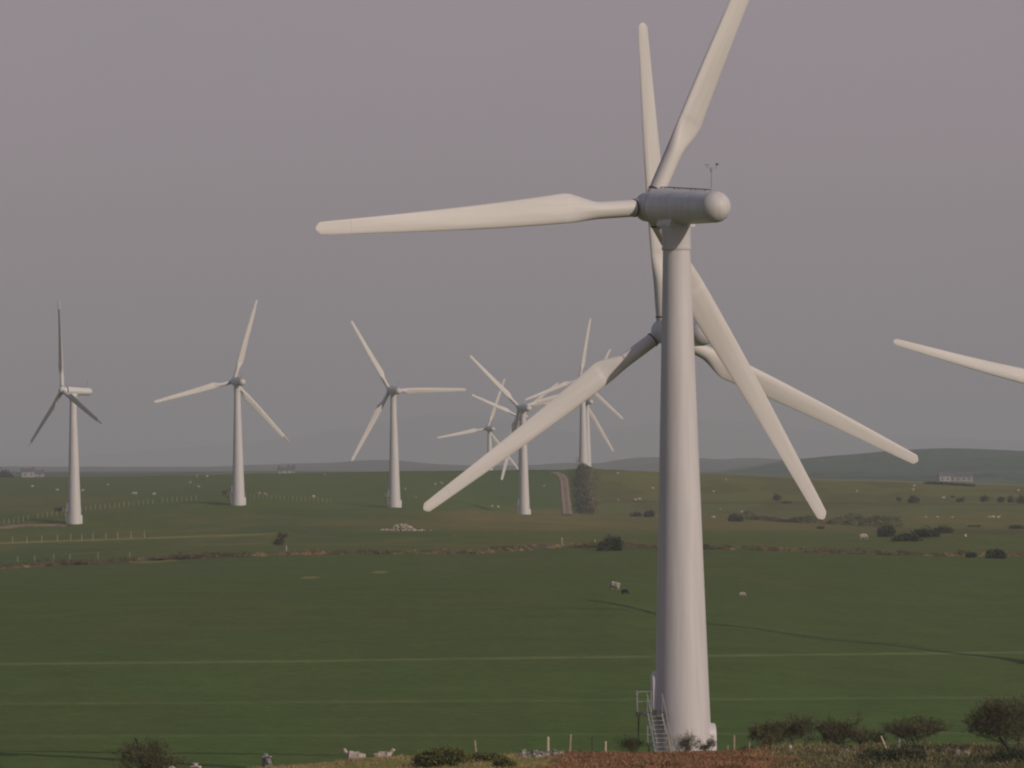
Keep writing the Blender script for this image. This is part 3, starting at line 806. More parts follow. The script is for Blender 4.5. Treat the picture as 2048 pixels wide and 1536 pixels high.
def bare_tree(pos, h, wdt, seed, label, group, mat=None, dens=26, lean=(0, 0), multi=2, kids=3, name='hawthorn_tree', cat='tree', twig=0.030, levels=4, cut=0.22):
    t = empty(name, pos); tag(t, label, cat, group)
    bm = bmesh.new()
    ends = branch_tree(bm, (0, 0, 0), h, 0.9 * wdt, seed, 0.040 * h / 2, levels, kids, lean, multi)
    # fit to the wanted size
    zs = [e[0].z for e in ends]; xs = [abs(e[0].x) for e in ends]
    k = (h * 0.93) / max(zs)
    kx = min(1.8, (wdt * h / 2) / (max(xs) * 1.0 + 1e-6))
    for v in bm.verts: v.co.z *= k; v.co.x *= kx; v.co.y *= kx
    link('trunk', tomesh('trunk', bm, M_BARK, True), t)
    r = np.random.default_rng(seed); P = []; O = []
    for (p, d, l, lev) in ends:
        if lev < levels - 1: continue
        n = max(4, int(dens * 0.24)); q = Vector((p.x * kx, p.y * kx, p.z * k))
        L = 0.24 * h * (0.6 if lev == levels else 0.8)
        v = r.normal(size=(n, 3)) * 0.6 + np.array([d.x, d.y, d.z + 0.15])
        v /= np.linalg.norm(v, axis=1)[:, None]
        P.append(np.array([q.x, q.y, q.z]) + v * r.uniform(-0.35, 1, (n, 1)) * L); O.append(v)
    P = np.concatenate(P); O = np.concatenate(O); m = P[:, 2] > cut * h; P = P[m]; O = O[m]
    link('crown', leaf_cloud(P, twig * 0.72, 9, mat or M_TWIG, 'crown', seed, outward=O), t)
    return t

def bush(pos, rx, ry, rz, n, seed, label, group, mat, size=0.06, aspect=2.0, lumps=14, name='gorse_bush', cat='bush', stems=True):
    t = empty(name, pos); tag(t, label, cat, group)
    P = blob_points(n, rx, ry, rz, lumps, seed)
    O = P / np.array([rx, ry, rz]); O /= (np.linalg.norm(O, axis=1)[:, None] + 1e-6)
    link('foliage', leaf_cloud(P, size, aspect, mat, 'foliage', seed, outward=O), t)
    if stems:
        bm = bmesh.new(); r = random.Random(seed)
        for k in range(9):
            a = r.uniform(0, 6.28); q = r.uniform(0.2, 0.7)
            tube(bm, [(0.1 * rx * math.cos(a), 0.1 * ry * math.sin(a), -0.1), (q * .6 * rx * math.cos(a), q * .6 * ry * math.sin(a), rz * .4), (q * rx * math.cos(a), q * ry * math.sin(a), rz * r.uniform(.6, .85))], [0.03 * rz, 0.02 * rz, 0.008 * rz], 5)
        link('stems', tomesh('stems', bm, M_BARK), t)
    return t

PPM = lambda d: F / d
def by_px(px, py_base, d):
    """a point at distance d whose base appears on the ground there"""
    return at(px, d)

# --- nearest row, on and just in front of the bank
G1 = 'bushes and low trees along the near bank'
def near_tree(px, d, top_py, wpx, seed, label, **kw):
    p = at(px, d, -0.05); h = (HY - unroll(px, top_py)[1]) / F * d - p.z
    return bare_tree(p, h * 1.10, (wpx / PPM(d)) / h, seed, label, G1, **kw)
near_tree(298, 292, 1479, 150, 3, 'wide thorn bush at the bottom left with a black crow on top', mat=M_TWIGG, dens=60, multi=4, name='thorn_bush', cat='bush', twig=0.028)
near_tree(1262, 291, 1472, 56, 5, 'thin brown twiggy bush left of the largest tower by its stairs', dens=12, multi=3, name='thorn_bush', cat='bush', twig=0.02)
near_tree(1376, 287, 1466, 66, 8, 'small bare thorn bush in front of the largest tower foot, its left one', dens=14, multi=3, name='thorn_bush', cat='bush', twig=0.02)
near_tree(1416, 287, 1472, 44, 9, 'smaller bare thorn bush at the right foot of the largest tower', dens=10, multi=2, name='thorn_bush', cat='bush', twig=0.02)
near_tree(1545, 300, 1446, 80, 12, 'dark low thorn tree, first to the right of the largest tower', dens=46, multi=3, mat=M_TWIGG)
near_tree(1600, 303, 1438, 90, 14, 'brown spreading thorn tree, second to the right of the largest tower', dens=44, multi=2)
near_tree(1672, 300, 1432, 120, 15, 'widest round thorn tree, between the largest tower and the leaning post', dens=50, multi=3)
near_tree(1738, 302, 1462, 66, 16, 'low dark thorn bush just left of the leaning post', dens=34, multi=3, mat=M_TWIGG, name='thorn_bush', cat='bush')
near_tree(1832, 290, 1436, 130, 18, 'flat-topped bare thorn tree right of the leaning post', dens=34, multi=4)
near_tree(2028, 283, 1396, 170, 22, 'tall dark thorn tree cut by the right edge at the bottom', dens=42, multi=3, kids=4)

def near_bush(px, d, top_py, wpx, seed, label, mat=M_GORSE, n=7000, size=0.05, base=0.0, name='gorse_bush', **kw):
    p = at(px, d, -0.05 + base); h = (HY - unroll(px, top_py)[1]) / F * d - p.z
    return bush(p, wpx / 2 / PPM(d), wpx / 2 / PPM(d) * 0.8, h, n, seed, label, G1, mat, size, name=name, **kw)
near_bush(880, 276, 1494, 130, 31, 'tallest gorse bush at the bottom, left of the fence post', lumps=22, n=11000)
near_bush(965, 278, 1502, 90, 32, 'low yellow-green gorse bush at the bottom beside its taller neighbour', lumps=14)
near_bush(1012, 270, 1514, 60, 33, 'small dark gorse bush at the bottom, rightmost of the middle clump', n=3500)
near_bush(1795, 272, 1494, 150, 34, 'dark broad gorse bush under the flat-topped thorn tree', mat=M_GORSED, lumps=20, n=11000)
near_bush(1872, 276, 1512, 60, 35, 'small dark gorse bush just right of the broad one under the thorn tree', mat=M_GORSED, n=4000)
near_bush(1960, 276, 1508, 60, 36, 'low dark bush left of the corner bush at the bottom right', mat=M_GORSED, n=4000)
near_bush(2022, 272, 1494, 100, 37, 'blackish bush in the bottom right corner', mat=M_GORSED, lumps=18, n=10000)
near_bush(1500, 291, 1492, 60, 38, 'low green bush at the foot of the posts right of the largest tower', mat=M_GORSED, n=3500)

# bracken and rough grass: uncountable cover on the bank
def cover(name, px0, px1, d0, d1, n, hgt, size, aspect, mat, seed, kind='stuff', thr=0.35, sc=2.0):
    r = np.random.default_rng(seed)
    d = r.uniform(d0, d1, n); px = r.uniform(px0, px1, n); x = (px - 1024) / F * d
    m = fbm(x / sc, d / sc, seed, 3) > thr + 0.35 * np.maximum(sstep(px0 + 110, px0, px), sstep(px1 - 110, px1, px)); x, d, px = x[m], d[m], px[m]
    e = np.minimum(sstep(px0, px0 + 40, px), sstep(px1, px1 - 40, px))
    lum = 0.15 + 1.5 * fbm(x / 1.1, d / 1.5, seed + 4, 4)
    P = np.stack([x, d, terrain(x, d) + r.uniform(0, 1, len(x)) ** 1.3 * hgt * lum * e], 1)
    O = np.stack([r.normal(size=len(x)) * .5, r.normal(size=len(x)) * .5, np.ones(len(x))], 1)
    o = link(name, leaf_cloud(P, size, aspect, mat, name, seed, outward=O)); return tag(o, kind=kind)
cover('dead_bracken', 1060, 1620, 260, 289, 60000, 0.22, 0.045, 3.2, M_BRACK, 71, thr=0.3)
cover('dry_grass', 430, 1700, 260, 296, 60000, 0.16, 0.022, 6, M_DRY, 72, thr=0.36, sc=3)
cover('rough_grass', 1440, 2200, 262, 304, 26000, 0.5, 0.02, 9, M_DRY, 73, thr=0.52, sc=1.4)
cover('undergrowth', 1500, 2300, 262, 303, 60000, 0.34, 0.03, 5, M_TWIGG, 78, thr=0.40, sc=1.8)
cover('dark_undergrowth', 1640, 2300, 262, 300, 40000, 0.34, 0.03, 4, M_GORSED, 79, thr=0.46, sc=2.2)
def bank_cover(name, mat, n, hgt, size, aspect, seed, thr, sc):
    r = np.random.default_rng(seed)
    P = np.array([(p.x, p.y) for p in bank_pts]); L = np.concatenate([[0], np.cumsum(np.linalg.norm(np.diff(P, axis=0), axis=1))])
    q = r.uniform(0, L[-1], n); x = np.interp(q, L, P[:, 0]) + r.normal(size=n) * .3; y = np.interp(q, L, P[:, 1]) + r.normal(size=n) * 1.1
    f_ = fbm(q / sc, q * 0 + seed, seed, 4); m = f_ > thr; x, y, f_ = x[m], y[m], f_[m]
    z = terrain(x, y) + 0.15 + r.uniform(0, 1, len(x)) * hgt * (0.3 + 2.2 * (f_ - thr))
    O = np.stack([r.normal(size=len(x)) * .5, r.normal(size=len(x)) * .5, np.ones(len(x))], 1)
    return tag(link(name, leaf_cloud(np.stack([x, y, z], 1), size, aspect, mat, name, seed, outward=O)), kind='stuff')
bank_cover('bank_grass', M_TWIGG, 16000, 0.9, 0.09, 3.0, 74, 0.46, 5.0)
bank_cover('bank_bracken', M_BRACK, 7000, 0.8, 0.09, 3.0, 75, 0.5, 4.0)
bank_cover('bank_tussocks', M_DRY, 5000, 0.6, 0.07, 4.0, 76, 0.52, 3.0)

# --- crow on the left bush
def ell(bm, c, s, rot=Matrix.Identity(4), sub=2):
    bmesh.ops.create_icosphere(bm, subdivisions=sub, radius=1.0, matrix=Matrix.Translation(c) @ rot @ Matrix.Diagonal((*s, 1)))
def crow(pos):
    bm = bmesh.new()
    rx = Matrix.Rotation(R(-58), 4, 'Y')
    ax = [(-0.20, 0, -0.16, .012, .05), (-0.13, 0, -0.09, .035, .05), (-0.07, 0, -0.02, .07, .065), (-0.02, 0, 0.06, .085, .08), (0.02, 0, 0.12, .075, .072), (0.045, 0, 0.165, .05, .05), (0.062, 0, 0.20, .05, .048), (0.085, 0, 0.225, .036, .036), (0.11, 0, 0.222, .016, .014), (0.15, 0, 0.21, .004, .004)]
    prev = None
    for i, (x, y, z, a, b) in enumerate(ax):
        p = Vector((x, y, z)); q = Vector(ax[min(i + 1, len(ax) - 1)][:3]) - Vector(ax[max(i - 1, 0)][:3]); q.normalize()
        v = Vector((0, 1, 0)); u = v.cross(q).normalized()
        r_ = ring(bm, p, u, v, a, b, 10)
        if prev: bridge(bm, prev, r_)
        else: bm.faces.new(r_)
        prev = r_
    bm.faces.new(prev)
    for s in (-1, 1): tube(bm, [(-0.0, s * .03, -0.0), (0.02, s * .03, -0.10), (0.025, s * .03, -0.16)], [.018, .008, .006], 6)
    o = link('crow', tomesh('crow', bm, M_CROW, True), None, pos, (0, 0, R(150)), (0.85, 0.85, 0.85))
    return tag(o, 'black crow perched on top of the thorn bush at the bottom left', 'bird')
pc = at(274, 291); crow(Vector((pc.x, 291, (HY - unroll(274, 1484)[1]) / F * 291)))

# ---------------------------------------------------------------- sheep
def sheep_mesh(name, mat, pose):
    """one skinned body per pose: 'graze', 'stand', 'lie'; faces +x, 1.15 m long"""
    vs = []; es = []; rad = []
    def v(p, r, parent=None):
        vs.append(p); rad.append(r)
        if parent is not None: es.append((parent, len(vs) - 1))
        return len(vs) - 1
    zb = 0.33 if pose == 'lie' else 0.60
    c0 = v((0.0, 0, zb), (0.26, 0.27)); c1 = v((0.24, 0, zb + .02), (0.24, 0.25), c0); c2 = v((-0.26, 0, zb + .01), (0.25, 0.26), c0); c3 = v((-0.46, 0, zb + .02), (0.15, 0.16), c2)
    v((-0.54, 0, zb - .10), (0.04, 0.04), c3)
    sh = v((0.42, 0, zb + .08), (0.15, 0.16), c1)
    if pose == 'graze':
        n1_ = v((0.56, 0, zb - .10), (0.10, 0.10), sh); h1 = v((0.63, 0, zb - .30), (0.085, 0.085), n1_); h2 = v((0.70, 0, zb - .47), (0.05, 0.055), h1)
        v((0.60, 0.13, zb - .27), (0.022, 0.03), h1); v((0.60, -0.13, zb - .27), (0.022, 0.03), h1)
    else:
        n1_ = v((0.52, 0, zb + .24), (0.10, 0.10), sh); h1 = v((0.60, 0, zb + .36), (0.085, 0.09), n1_); h2 = v((0.76, 0, zb + .30), (0.05, 0.055), h1)
        v((0.57, 0.14, zb + .38), (0.022, 0.03), h1); v((0.57, -0.14, zb + .38), (0.022, 0.03), h1)
    for base, x in ((c1, 0.27), (c2, -0.32)):
        for s in (-1, 1):
            if pose == 'lie':
                a = v((x + .05, s * .2, 0.12), (0.08, 0.07), base); v((x + .28, s * .22, 0.05), (0.035, 0.035), a)
            else:
                a = v((x, s * .13, zb - .25), (0.075, 0.07), base); k_ = v((x + (.02 if x > 0 else -.05), s * .13, 0.20), (0.034, 0.034), a); v((x + .01, s * .13, 0.02), (0.034, 0.034), k_)
    me = bpy.data.meshes.new(name + '_skel'); me.from_pydata(vs, es, [])
    o = bpy.data.objects.new('tmp', me); COL.objects.link(o)
    md = o.modifiers.new('s', 'SKIN')
    for i, r_ in enumerate(rad): me.skin_vertices[0].data[i].radius = r_
    me.skin_vertices[0].data[0].use_root = True
    sb = o.modifiers.new('u', 'SUBSURF'); sb.levels = 2; sb.render_levels = 2
    dg = bpy.context.evaluated_depsgraph_get()
    out = bpy.data.meshes.new_from_object(o.evaluated_get(dg)); out.name = name
    bpy.data.objects.remove(o); bpy.data.meshes.remove(me)
    out.materials.clear(); out.materials.append(mat)
    n = len(out.polygons); out.polygons.foreach_set('use_smooth', np.ones(n, bool))
    # woolly surface
    co = np.zeros(len(out.vertices) * 3, np.float32); out.vertices.foreach_get('co', co); co = co.reshape(-1, 3)
    no = np.zeros_like(co).ravel(); out.vertices.foreach_get('normal', no); no = no.reshape(-1, 3)
    wgt = (co[:, 2] > 0.28) * 1.0
    co += no * ((fbm(co[:, 0] * 9 + co[:, 1] * 5, co[:, 2] * 9 + co[:, 1] * 7, 4, 2) - .5) * 0.03 * wgt)[:, None]
    out.vertices.foreach_set('co', co.ravel()); out.update()
    return out
SM = {(p, m): sheep_mesh('sheep', mt, p) for m, mt in (('w', M_WOOL), ('g', M_WOOLG), ('b', M_WOOLB)) for p in ('graze', 'stand', 'lie') if (m == 'w' or p != 'graze' or m == 'b')}
def sheep(p, rz, pose, label, m='w', sc=1.0):
    o = link('sheep', SM[(pose, m)], None, p - Vector((0, 0, 0.01)), (0, 0, R(rz)), (sc, sc, sc))
    return tag(o, label, 'sheep', 'sheep grazing the pasture')
sheep(at(372, 291, 0.0) + Vector((0, 0, 0.98)), 170, 'lie', 'white sheep at the bottom edge right under the thorn bush') if False else None
def near_sheep(px, d, top, rz, pose, label, m='w', sc=1.0):
    p = at(px, d); sheep(p, rz, pose, label, m, sc)
near_sheep(535, 297, 0, 100, 'stand', 'grey sheep seen from behind at the bottom left of the bank', 'g', 0.95)
near_sheep(711, 293, 0, 165, 'lie', 'white sheep lying on the bank, head up, left of the gorse', 'w', 0.95)
near_sheep(765, 297, 0, 5, 'lie', 'white sheep lying half hidden behind the bank crest next to the gorse', 'w', 0.85)
near_sheep(373, 273, 0, 185, 'stand', 'white sheep cut by the bottom edge below the thorn bush', 'w', 1.1)
near_sheep(392, 276, 0, 95, 'stand', 'white sheep from behind at the bottom edge, right of the thorn bush', 'w', 1.0)
FS = [
 (65, 975, 'white sheep far left, above the start of the fence'), (114, 983, 'white sheep just left of the leftmost turbine tower'),
 (165, 984, 'white sheep close against the right side of the leftmost turbine tower'), (216, 972, 'white sheep high on the hill, right of the leftmost turbine'),
 (266, 989, 'left sheep of the pair midway between the two leftmost turbines'), (271, 990, 'right sheep of the pair midway between the two leftmost turbines'),
 (308, 991, 'white sheep above the fence, alone in the middle of the left gap'), (380, 966, 'white sheep on the hill, upper left of the second turbine'),
 (397, 976, 'white sheep nearest the left of the second turbine tower'), (393, 955, 'left sheep of the two on the skyline before the second turbine'),
 (414, 955, 'right sheep of the two on the skyline before the second turbine'), (518, 990, 'white sheep right of the second turbine tower by the fence'),
 (531, 991, 'white sheep next to the fence, second to the right of the second turbine'), (627, 996, 'buff sheep at the fence end between second and third turbine'),
 (650, 951, 'white sheep on the skyline between second and third turbine'), (832, 997, 'largest white sheep right of the third turbine foot'),
 (883, 969, 'buff sheep high on the green slope near the big blade tip'), (870, 971, 'small sheep left of the buff one near the big blade tip'),
 (810, 981, 'faint sheep just right of the third turbine tower'), (984, 1015, 'left sheep of two at the brown edge left of the fourth tower'),
 (996, 1017, 'right sheep of two at the brown edge left of the fourth tower'), (1087, 974, 'white sheep on green grass between tower and farm track'),
 (1235, 949, 'white sheep near the skyline right of the tall hedge'), (1306, 978, 'white sheep touching the left side of the largest tower'),
 (1236, 1003, 'yellowish sheep on the field line right of the tall hedge'), (1271, 1001, 'left sheep of a close pair right of the tall hedge'),
 (1279, 1001, 'right sheep of a close pair right of the tall hedge'), (1427, 984, 'white sheep first right of the largest tower, upper field'),
 (1452, 961, 'tiny sheep near the skyline right of the largest tower'), (1440, 1021, 'white sheep left of the round dark bush, upper one'),
 (1483, 1025, 'small sheep at the left end of the long hedge'), (1427, 1038, 'white sheep left of the round dark bush, lower one'),
 (1713, 984, 'faint sheep below the end of the big drooping blade'), (1732, 962, 'small sheep near the skyline under the drooping blade'),
 (1826, 982, 'bright sheep on the right hillside, lower of two'), (1828, 974, 'dim sheep on the right hillside, upper of two'),
 (1887, 997, 'lone sheep amid scattered bushes at right'), (1850, 1037, 'left sheep of three in the right field row'),
 (1874, 1037, 'middle sheep of three in the right field row'), (1903, 1038, 'right sheep of three in the right field row'),
 (1977, 1036, 'left sheep of the tight group near the right edge'), (1986, 1037, 'middle sheep of the tight group near the right edge'),
 (1996, 1036, 'right sheep of the tight group near the right edge'), (1930, 1074, 'sheep on the dark mound at right'),
 (2036, 982, 'sheep close to the right edge, high on the field'), (1484, 1199, 'tiny sheep in the near field right of the largest tower'),
]
for i, (px, py, lab) in enumerate(FS):
    p = ground_at(px, py, 700)
    sheep(p, random.choice((0, 20, -25, 160, 180, 205, 60, 120)), random.choice(('graze', 'graze', 'stand', 'lie')) , lab, 'w', random.uniform(0.66, 0.88))
sheep(ground_at(1726, 1080, 700), 10, 'graze', 'brightest white sheep, below the hedges right of the largest tower', 'w', 1.25)
sheep(ground_at(1231, 1180, 600), 150, 'graze', 'white ewe alone in the near field left of the largest tower', 'w', 1.1)
sheep(ground_at(1249, 1190, 600), -15, 'graze', 'black lamb behind the white ewe in the near field', 'b', 0.75)

# ---------------------------------------------------------------- fences
def fence(name, pts, hgt, rad, label, group=None, spacing=None, wires=2, lean=0.03, seed=0, exact=False):
    r = random.Random(seed)
    P = [Vector(p) for p in pts]
    if spacing and not exact:
        Q = [P[0]]; acc = 0.0
        for a, b in zip(P[:-1], P[1:]):
            L = (b - a).length; s = spacing - acc
            while s < L:
                q = a.lerp(b, s / L); Q.append(Vector((q.x, q.y, tz(q.x, q.y)))); s += spacing
            acc = (L - (s - spacing))
        P = Q
    t = empty(name, P[0]); tag(t, label, 'fence', group)
    base = P[0].copy(); bm = bmesh.new()
    tube(bm, [(0, 0, -0.3), (0, 0, hgt * 0.5), (0, 0, hgt - 0.03), (0, 0, hgt)], [rad, rad * .97, rad * .93, rad * .6], 7)
    me = tomesh('post', bm, M_WOOD, False); tops = []
    for i, p in enumerate(P):
        k = r.uniform(0.9, 1.1); ax, ay = r.uniform(-lean, lean), r.uniform(-lean, lean)
        link('post', me, t, p - base, (ax, ay, r.uniform(0, 3)), (1, 1, k)); tops.append((p - base, k))
    if wires:
        bm = bmesh.new()
        for hh in np.linspace(0.4, 0.9, wires):
            for (a, ka), (b, kb) in zip(tops[:-1], tops[1:]):
                A = a + Vector((0, -rad, hgt * hh)); B = b + Vector((0, -rad, hgt * hh)); mid = A.lerp(B, .5) - Vector((0, 0, .02))
                tube(bm, [A, mid, B], 0.006, 4, False)
        link('wire', tomesh('wire', bm, M_WIRE), t)
    return t
fa = [ground_at(px, py, 900) for px, py in ((-30, 1052), (6, 1049), (40, 1044), (75, 1038), (105, 1032), (120, 1030), (162, 1023), (200, 1018), (240, 1015), (295, 1009), (345, 1004), (400, 1000))]
def even_px(pix, step, d0=900):
    a = np.array(pix, float); xs = np.arange(a[0, 0], a[-1, 0], step)
    return [ground_at(x, float(np.interp(x, a[:, 0], a[:, 1])), d0) for x in xs]
fa = even_px([(-30, 1052), (6, 1049), (40, 1044), (75, 1038), (105, 1032), (120, 1030), (162, 1023), (200, 1018), (240, 1015), (295, 1009), (345, 1004), (400, 1000)], 9.6)
fence('wire_fence', fa, 1.15, 0.06, 'line of fence posts running behind the leftmost turbine up to the second', 'wire fences', None, exact=True, wires=0, seed=1)
fb_ = [ground_at(px, py, 900) for px, py in ((492, 996), (530, 998), (560, 1000), (610, 1003), (665, 1006))]
fb_ = even_px([(492, 996), (530, 998), (560, 1000), (610, 1003), (665, 1006)], 8.5)
fence('wire_fence', fb_, 1.15, 0.055, 'line of fence posts right of the second turbine, ending before the third', 'wire fences', None, exact=True, wires=0, seed=2)
fc = [ground_at(px, py, 900) for px, py in ((-4, 1090), (25, 1087), (54, 1086), (84, 1085), (115, 1083), (142, 1081), (164, 1081), (186, 1080), (212, 1079), (236, 1078), (262, 1077), (289, 1076))]
fence('wire_fence', fc, 1.2, 0.075, 'row of pale fence posts below the leftmost turbine along a dry grass line', 'wire fences', None, exact=True, seed=3)
fd = [ground_at(px, py, 700) for px, py in ((36, 1128), (70, 1126), (108, 1126), (140, 1124), (196, 1122), (260, 1120))]
fence('wire_fence', fd, 1.3, 0.05, 'few thin grey posts on the earth bank at the left edge', 'wire fences', None, exact=True, seed=4, wires=0)
# near posts: each one free-standing in the bank
def near_post(px, d, top, label, rad=0.055, lean=(0, 0), mat=M_WOOD):
    p = at(px, d); h = (HY - unroll(px, top)[1]) / F * d - p.z
    bm = bmesh.new(); tube(bm, [(0, 0, -0.3), (0, 0, h * .5), (0.01, 0, h - 0.03), (0.01, 0, h)], [rad, rad * .95, rad * .9, rad * .6], 8)
    o = link('fence_post', tomesh('fence_post', bm, mat), None, p, (lean[1], lean[0], 0))
    return tag(o, label, 'fence post', 'wooden fence posts on the near bank')
M_PALE = mat_noise('pale_post_wood', (0.40, 0.35, 0.25), (0.58, 0.50, 0.38), 5, 0.85, stretch=(6, 6, 1))
near_post(953, 289, 1480, 'slightly leaning post above the gorse clump', lean=(-0.10, 0))
near_post(1096, 287, 1473, 'thick pale post by the heap of stones', 0.07, mat=M_PALE)
near_post(1139, 288, 1468, 'tallest mossy post, right of the heap of stones', 0.065, lean=(0.05, 0))
near_post(1184, 292, 1473, 'thin dark post between the mossy post and a short pale one', 0.03)
near_post(1211, 288, 1482, 'short pale post left of the largest tower stairs', 0.055, mat=M_PALE)
near_post(1343, 283, 1470, 'leaning brown post in front of the largest tower, right of its stairs', 0.05, lean=(-0.18, 0))
near_post(1468, 284, 1470, 'upright post right of the largest tower, the taller of a pair', 0.05)
near_post(1455, 285, 1490, 'short post right of the largest tower, the lower of a pair', 0.045)
near_post(1500, 284, 1484, 'thin post just left of the dark low thorn tree', 0.04, lean=(-0.08, 0))
near_post(1580, 284, 1490, 'stout white post in front of the thorn trees', 0.10, mat=M_PALE)
near_post(1648, 284, 1494, 'short thin post under the widest thorn tree', 0.035)
near_post(1776, 285, 1468, 'strongly leaning pale post right of the thorn trees', 0.045, lean=(-0.42, 0), mat=M_PALE)
near_post(1798, 287, 1478, 'bluish grey upright post next to the leaning one', 0.05, mat=M_STEEL)
near_post(1921, 290, 1488, 'very thin post left of the corner bushes', 0.025)
near_post(1946, 289, 1486, 'thin pale post between the thorn tree and the corner bushes', 0.03)

# ---------------------------------------------------------------- stones
def rock_bm(bm, c, s, seed):
    r = random.Random(seed)
    g_ = bmesh.ops.create_icosphere(bm, subdivisions=2, radius=1.0)
    for v in g_['verts']:
        q = v.co.copy(); k = 0.78 + 0.4 * r.random()
        v.co = Vector((round(q.x * 2.2) / 2.2 * .6 + q.x * .4, round(q.y * 1.7) / 1.7 * .5 + q.y * .5, round(q.z * 2.0) / 2.0 * .6 + q.z * .4)) * k; v.co = Vector((v.co.x * s[0], v.co.y * s[1], v.co.z * s[2])) + Vector(c)
def rocks(name, center, items, label, cat, kind_each=True, mat=None):
    pass
ST = [at(1062, 284), at(1102, 286)]
k = 0
near_st = [(1048, 1504, .26), (1060, 1508, .24), (1070, 1512, .30), (1082, 1507, .22), (1093, 1511, .2), (1108, 1504, .27), (1118, 1508, .24), (1052, 1516, .22), (1075, 1520, .2), (1690, 1516, .28), (1706, 1520, .24), (1716, 1514, .2), (1900, 1513, .3), (1915, 1516, .26), (1930, 1514, .24), (1610, 1522, .22), (1585, 1526, .2)]
labs = ['leftmost boulder of the stone heap by the thick pale post', 'second boulder from the left in the stone heap', 'biggest boulder in the middle of the stone heap', 'boulder right of the biggest in the stone heap', 'small boulder just below the thick pale post', 'pale boulder between the pale and mossy posts, left one', 'pale boulder between the pale and mossy posts, right one', 'low boulder at the front left of the stone heap', 'low boulder at the front middle of the stone heap',
        'left stone of three under the widest thorn tree', 'middle stone of three under the widest thorn tree', 'right stone of three under the widest thorn tree', 'left grey stone of three by the corner bushes', 'middle grey stone of three by the corner bushes', 'right grey stone of three by the corner bushes', 'stone in the rough grass right of the white post', 'small stone at the bottom right of the white post']
for (px, py, s), lab in zip(near_st, labs):
    bm = bmesh.new(); rock_bm(bm, (0, 0, 0), (s * 1.2, s, s * .8), int(px))
    d = 285 if py < 1514 else 281
    p = at(px, d); p.z = max(p.z + s * .3, (HY - unroll(px, py)[1]) / F * d - s * .3)
    tag(link('boulder', tomesh('boulder', bm, M_STONE), None, p, (0, 0, px)), lab, 'stone', 'stones lying on the near bank')
# stone pile in the middle distance (too many small stones to count: one heap)
bm = bmesh.new(); r_ = random.Random(3); c0 = ground_at(806, 1061, 700)
for i in range(240):
    a = r_.gauss(0, 1); b = r_.gauss(0, .8); h = max(0, 1.2 * math.exp(-((a * 1.0) ** 4) * .5 - b ** 4 * .6) - .05)
    x, y = a * 1.6, b * 1.5
    rock_bm(bm, (x, y, tz(c0.x + x, c0.y + y) - c0.z + h * r_.uniform(.5, 1)), (r_.uniform(.10, .26), r_.uniform(.1, .24), r_.uniform(.09, .22)), i)
for i in range(40):
    x, y = r_.uniform(-4.2, 4.2), r_.uniform(-1, .5)
    rock_bm(bm, (x, y, tz(c0.x + x, c0.y + y) - c0.z + .08), (r_.uniform(.12, .26), .2, r_.uniform(.1, .2)), i + 900)
M_HEAP = mat_noise('heap_stone', (0.24, 0.21, 0.16), (0.50, 0.44, 0.34), 1.2, 0.9)
tag(link('stone_heap', tomesh('stone_heap', bm, M_HEAP), None, c0), 'heap of cleared field stones below the third turbine', 'stone heap')

# ---------------------------------------------------------------- middle and far bushes, hedges
G2 = 'bushes scattered over the far pasture'
def far_bush(px, py, wpx, hpx, label, mat=M_FARBUSH, n=700, seed=None, dmin=700, name='bush', **kw):
    p = ground_at(px, py, dmin); s = PPM(p.y)
    return bush(p, wpx / 2 / s, wpx / 2.6 / s, hpx / s * 1.15, n, seed or int(px), label, G2, mat, size=0.16 * max(1, p.y / 1200), aspect=1.6, name=name, stems=False, **kw)
far_bush(1225, 1101, 54, 25, 'round gorse bush growing on the earth bank left of the largest tower', M_GORSED, 5000, name='gorse_bush', lumps=16)
far_bush(1205, 1102, 26, 10, 'low skirt of gorse at the left foot of the round bank bush', M_GORSED, 1200, name='gorse_bush')
far_bush(1472, 1043, 30, 14, 'round nearly black bush right of the largest tower', M_GORSED, 2500)
far_bush(1300, 1034, 28, 13, 'dark bush touching the left side of the largest tower', M_GORSED, 1800)
far_bush(1272, 1033, 26, 8, 'low brown bush left of the dark one by the largest tower', M_TWIG, 1000)
far_bush(1990, 1117, 40, 18, 'darkest round bush near the right edge on the bank', M_GORSED, 3500, name='gorse_bush')
far_bush(1942, 1115, 26, 9, 'small dark bush left of the darkest one on the bank', M_GORSED, 1200)
far_bush(1555, 1001, 22, 14, 'bush on the upper right field between the two drooping blades', n=900)
far_bush(1574, 1007, 26, 5, 'flat low bush beneath the one between the drooping blades', n=500)
far_bush(1826, 1006, 30, 14, 'wide bush among the right field, left of centre', n=1000)
far_bush(1798, 1003, 12, 10, 'small bush directly left of the wide field bush', n=400)
far_bush(1905, 995, 10, 4, 'tiny dark bush left of the row near the right edge', n=250)
far_bush(1921, 1004, 20, 9, 'faint low bush between the wide bush and the edge row', n=500)
far_bush(1970, 1004, 20, 13, 'first bush of the row near the right edge', n=700)
far_bush(2002, 1005, 18, 12, 'second bush of the row near the right edge', n=700)
far_bush(2022, 1005, 16, 12, 'third bush of the row near the right edge', n=700)
far_bush(2044, 1007, 24, 15, 'last bush of the row, cut by the right edge', n=900)
far_bush(1640, 1058, 20, 6, 'small dark tuft under the long hedge', n=300)
far_bush(1600, 955, 12, 3, 'low dark bush on the skyline left of the white farm', M_GORSED, n=250)
far_bush(2035, 1058, 36, 9, 'dark low bush at the right edge above the mound', M_GORSED, n=900)
far_bush(1945, 1054, 40, 4, 'flat strip of dark scrub above the mound', n=500)
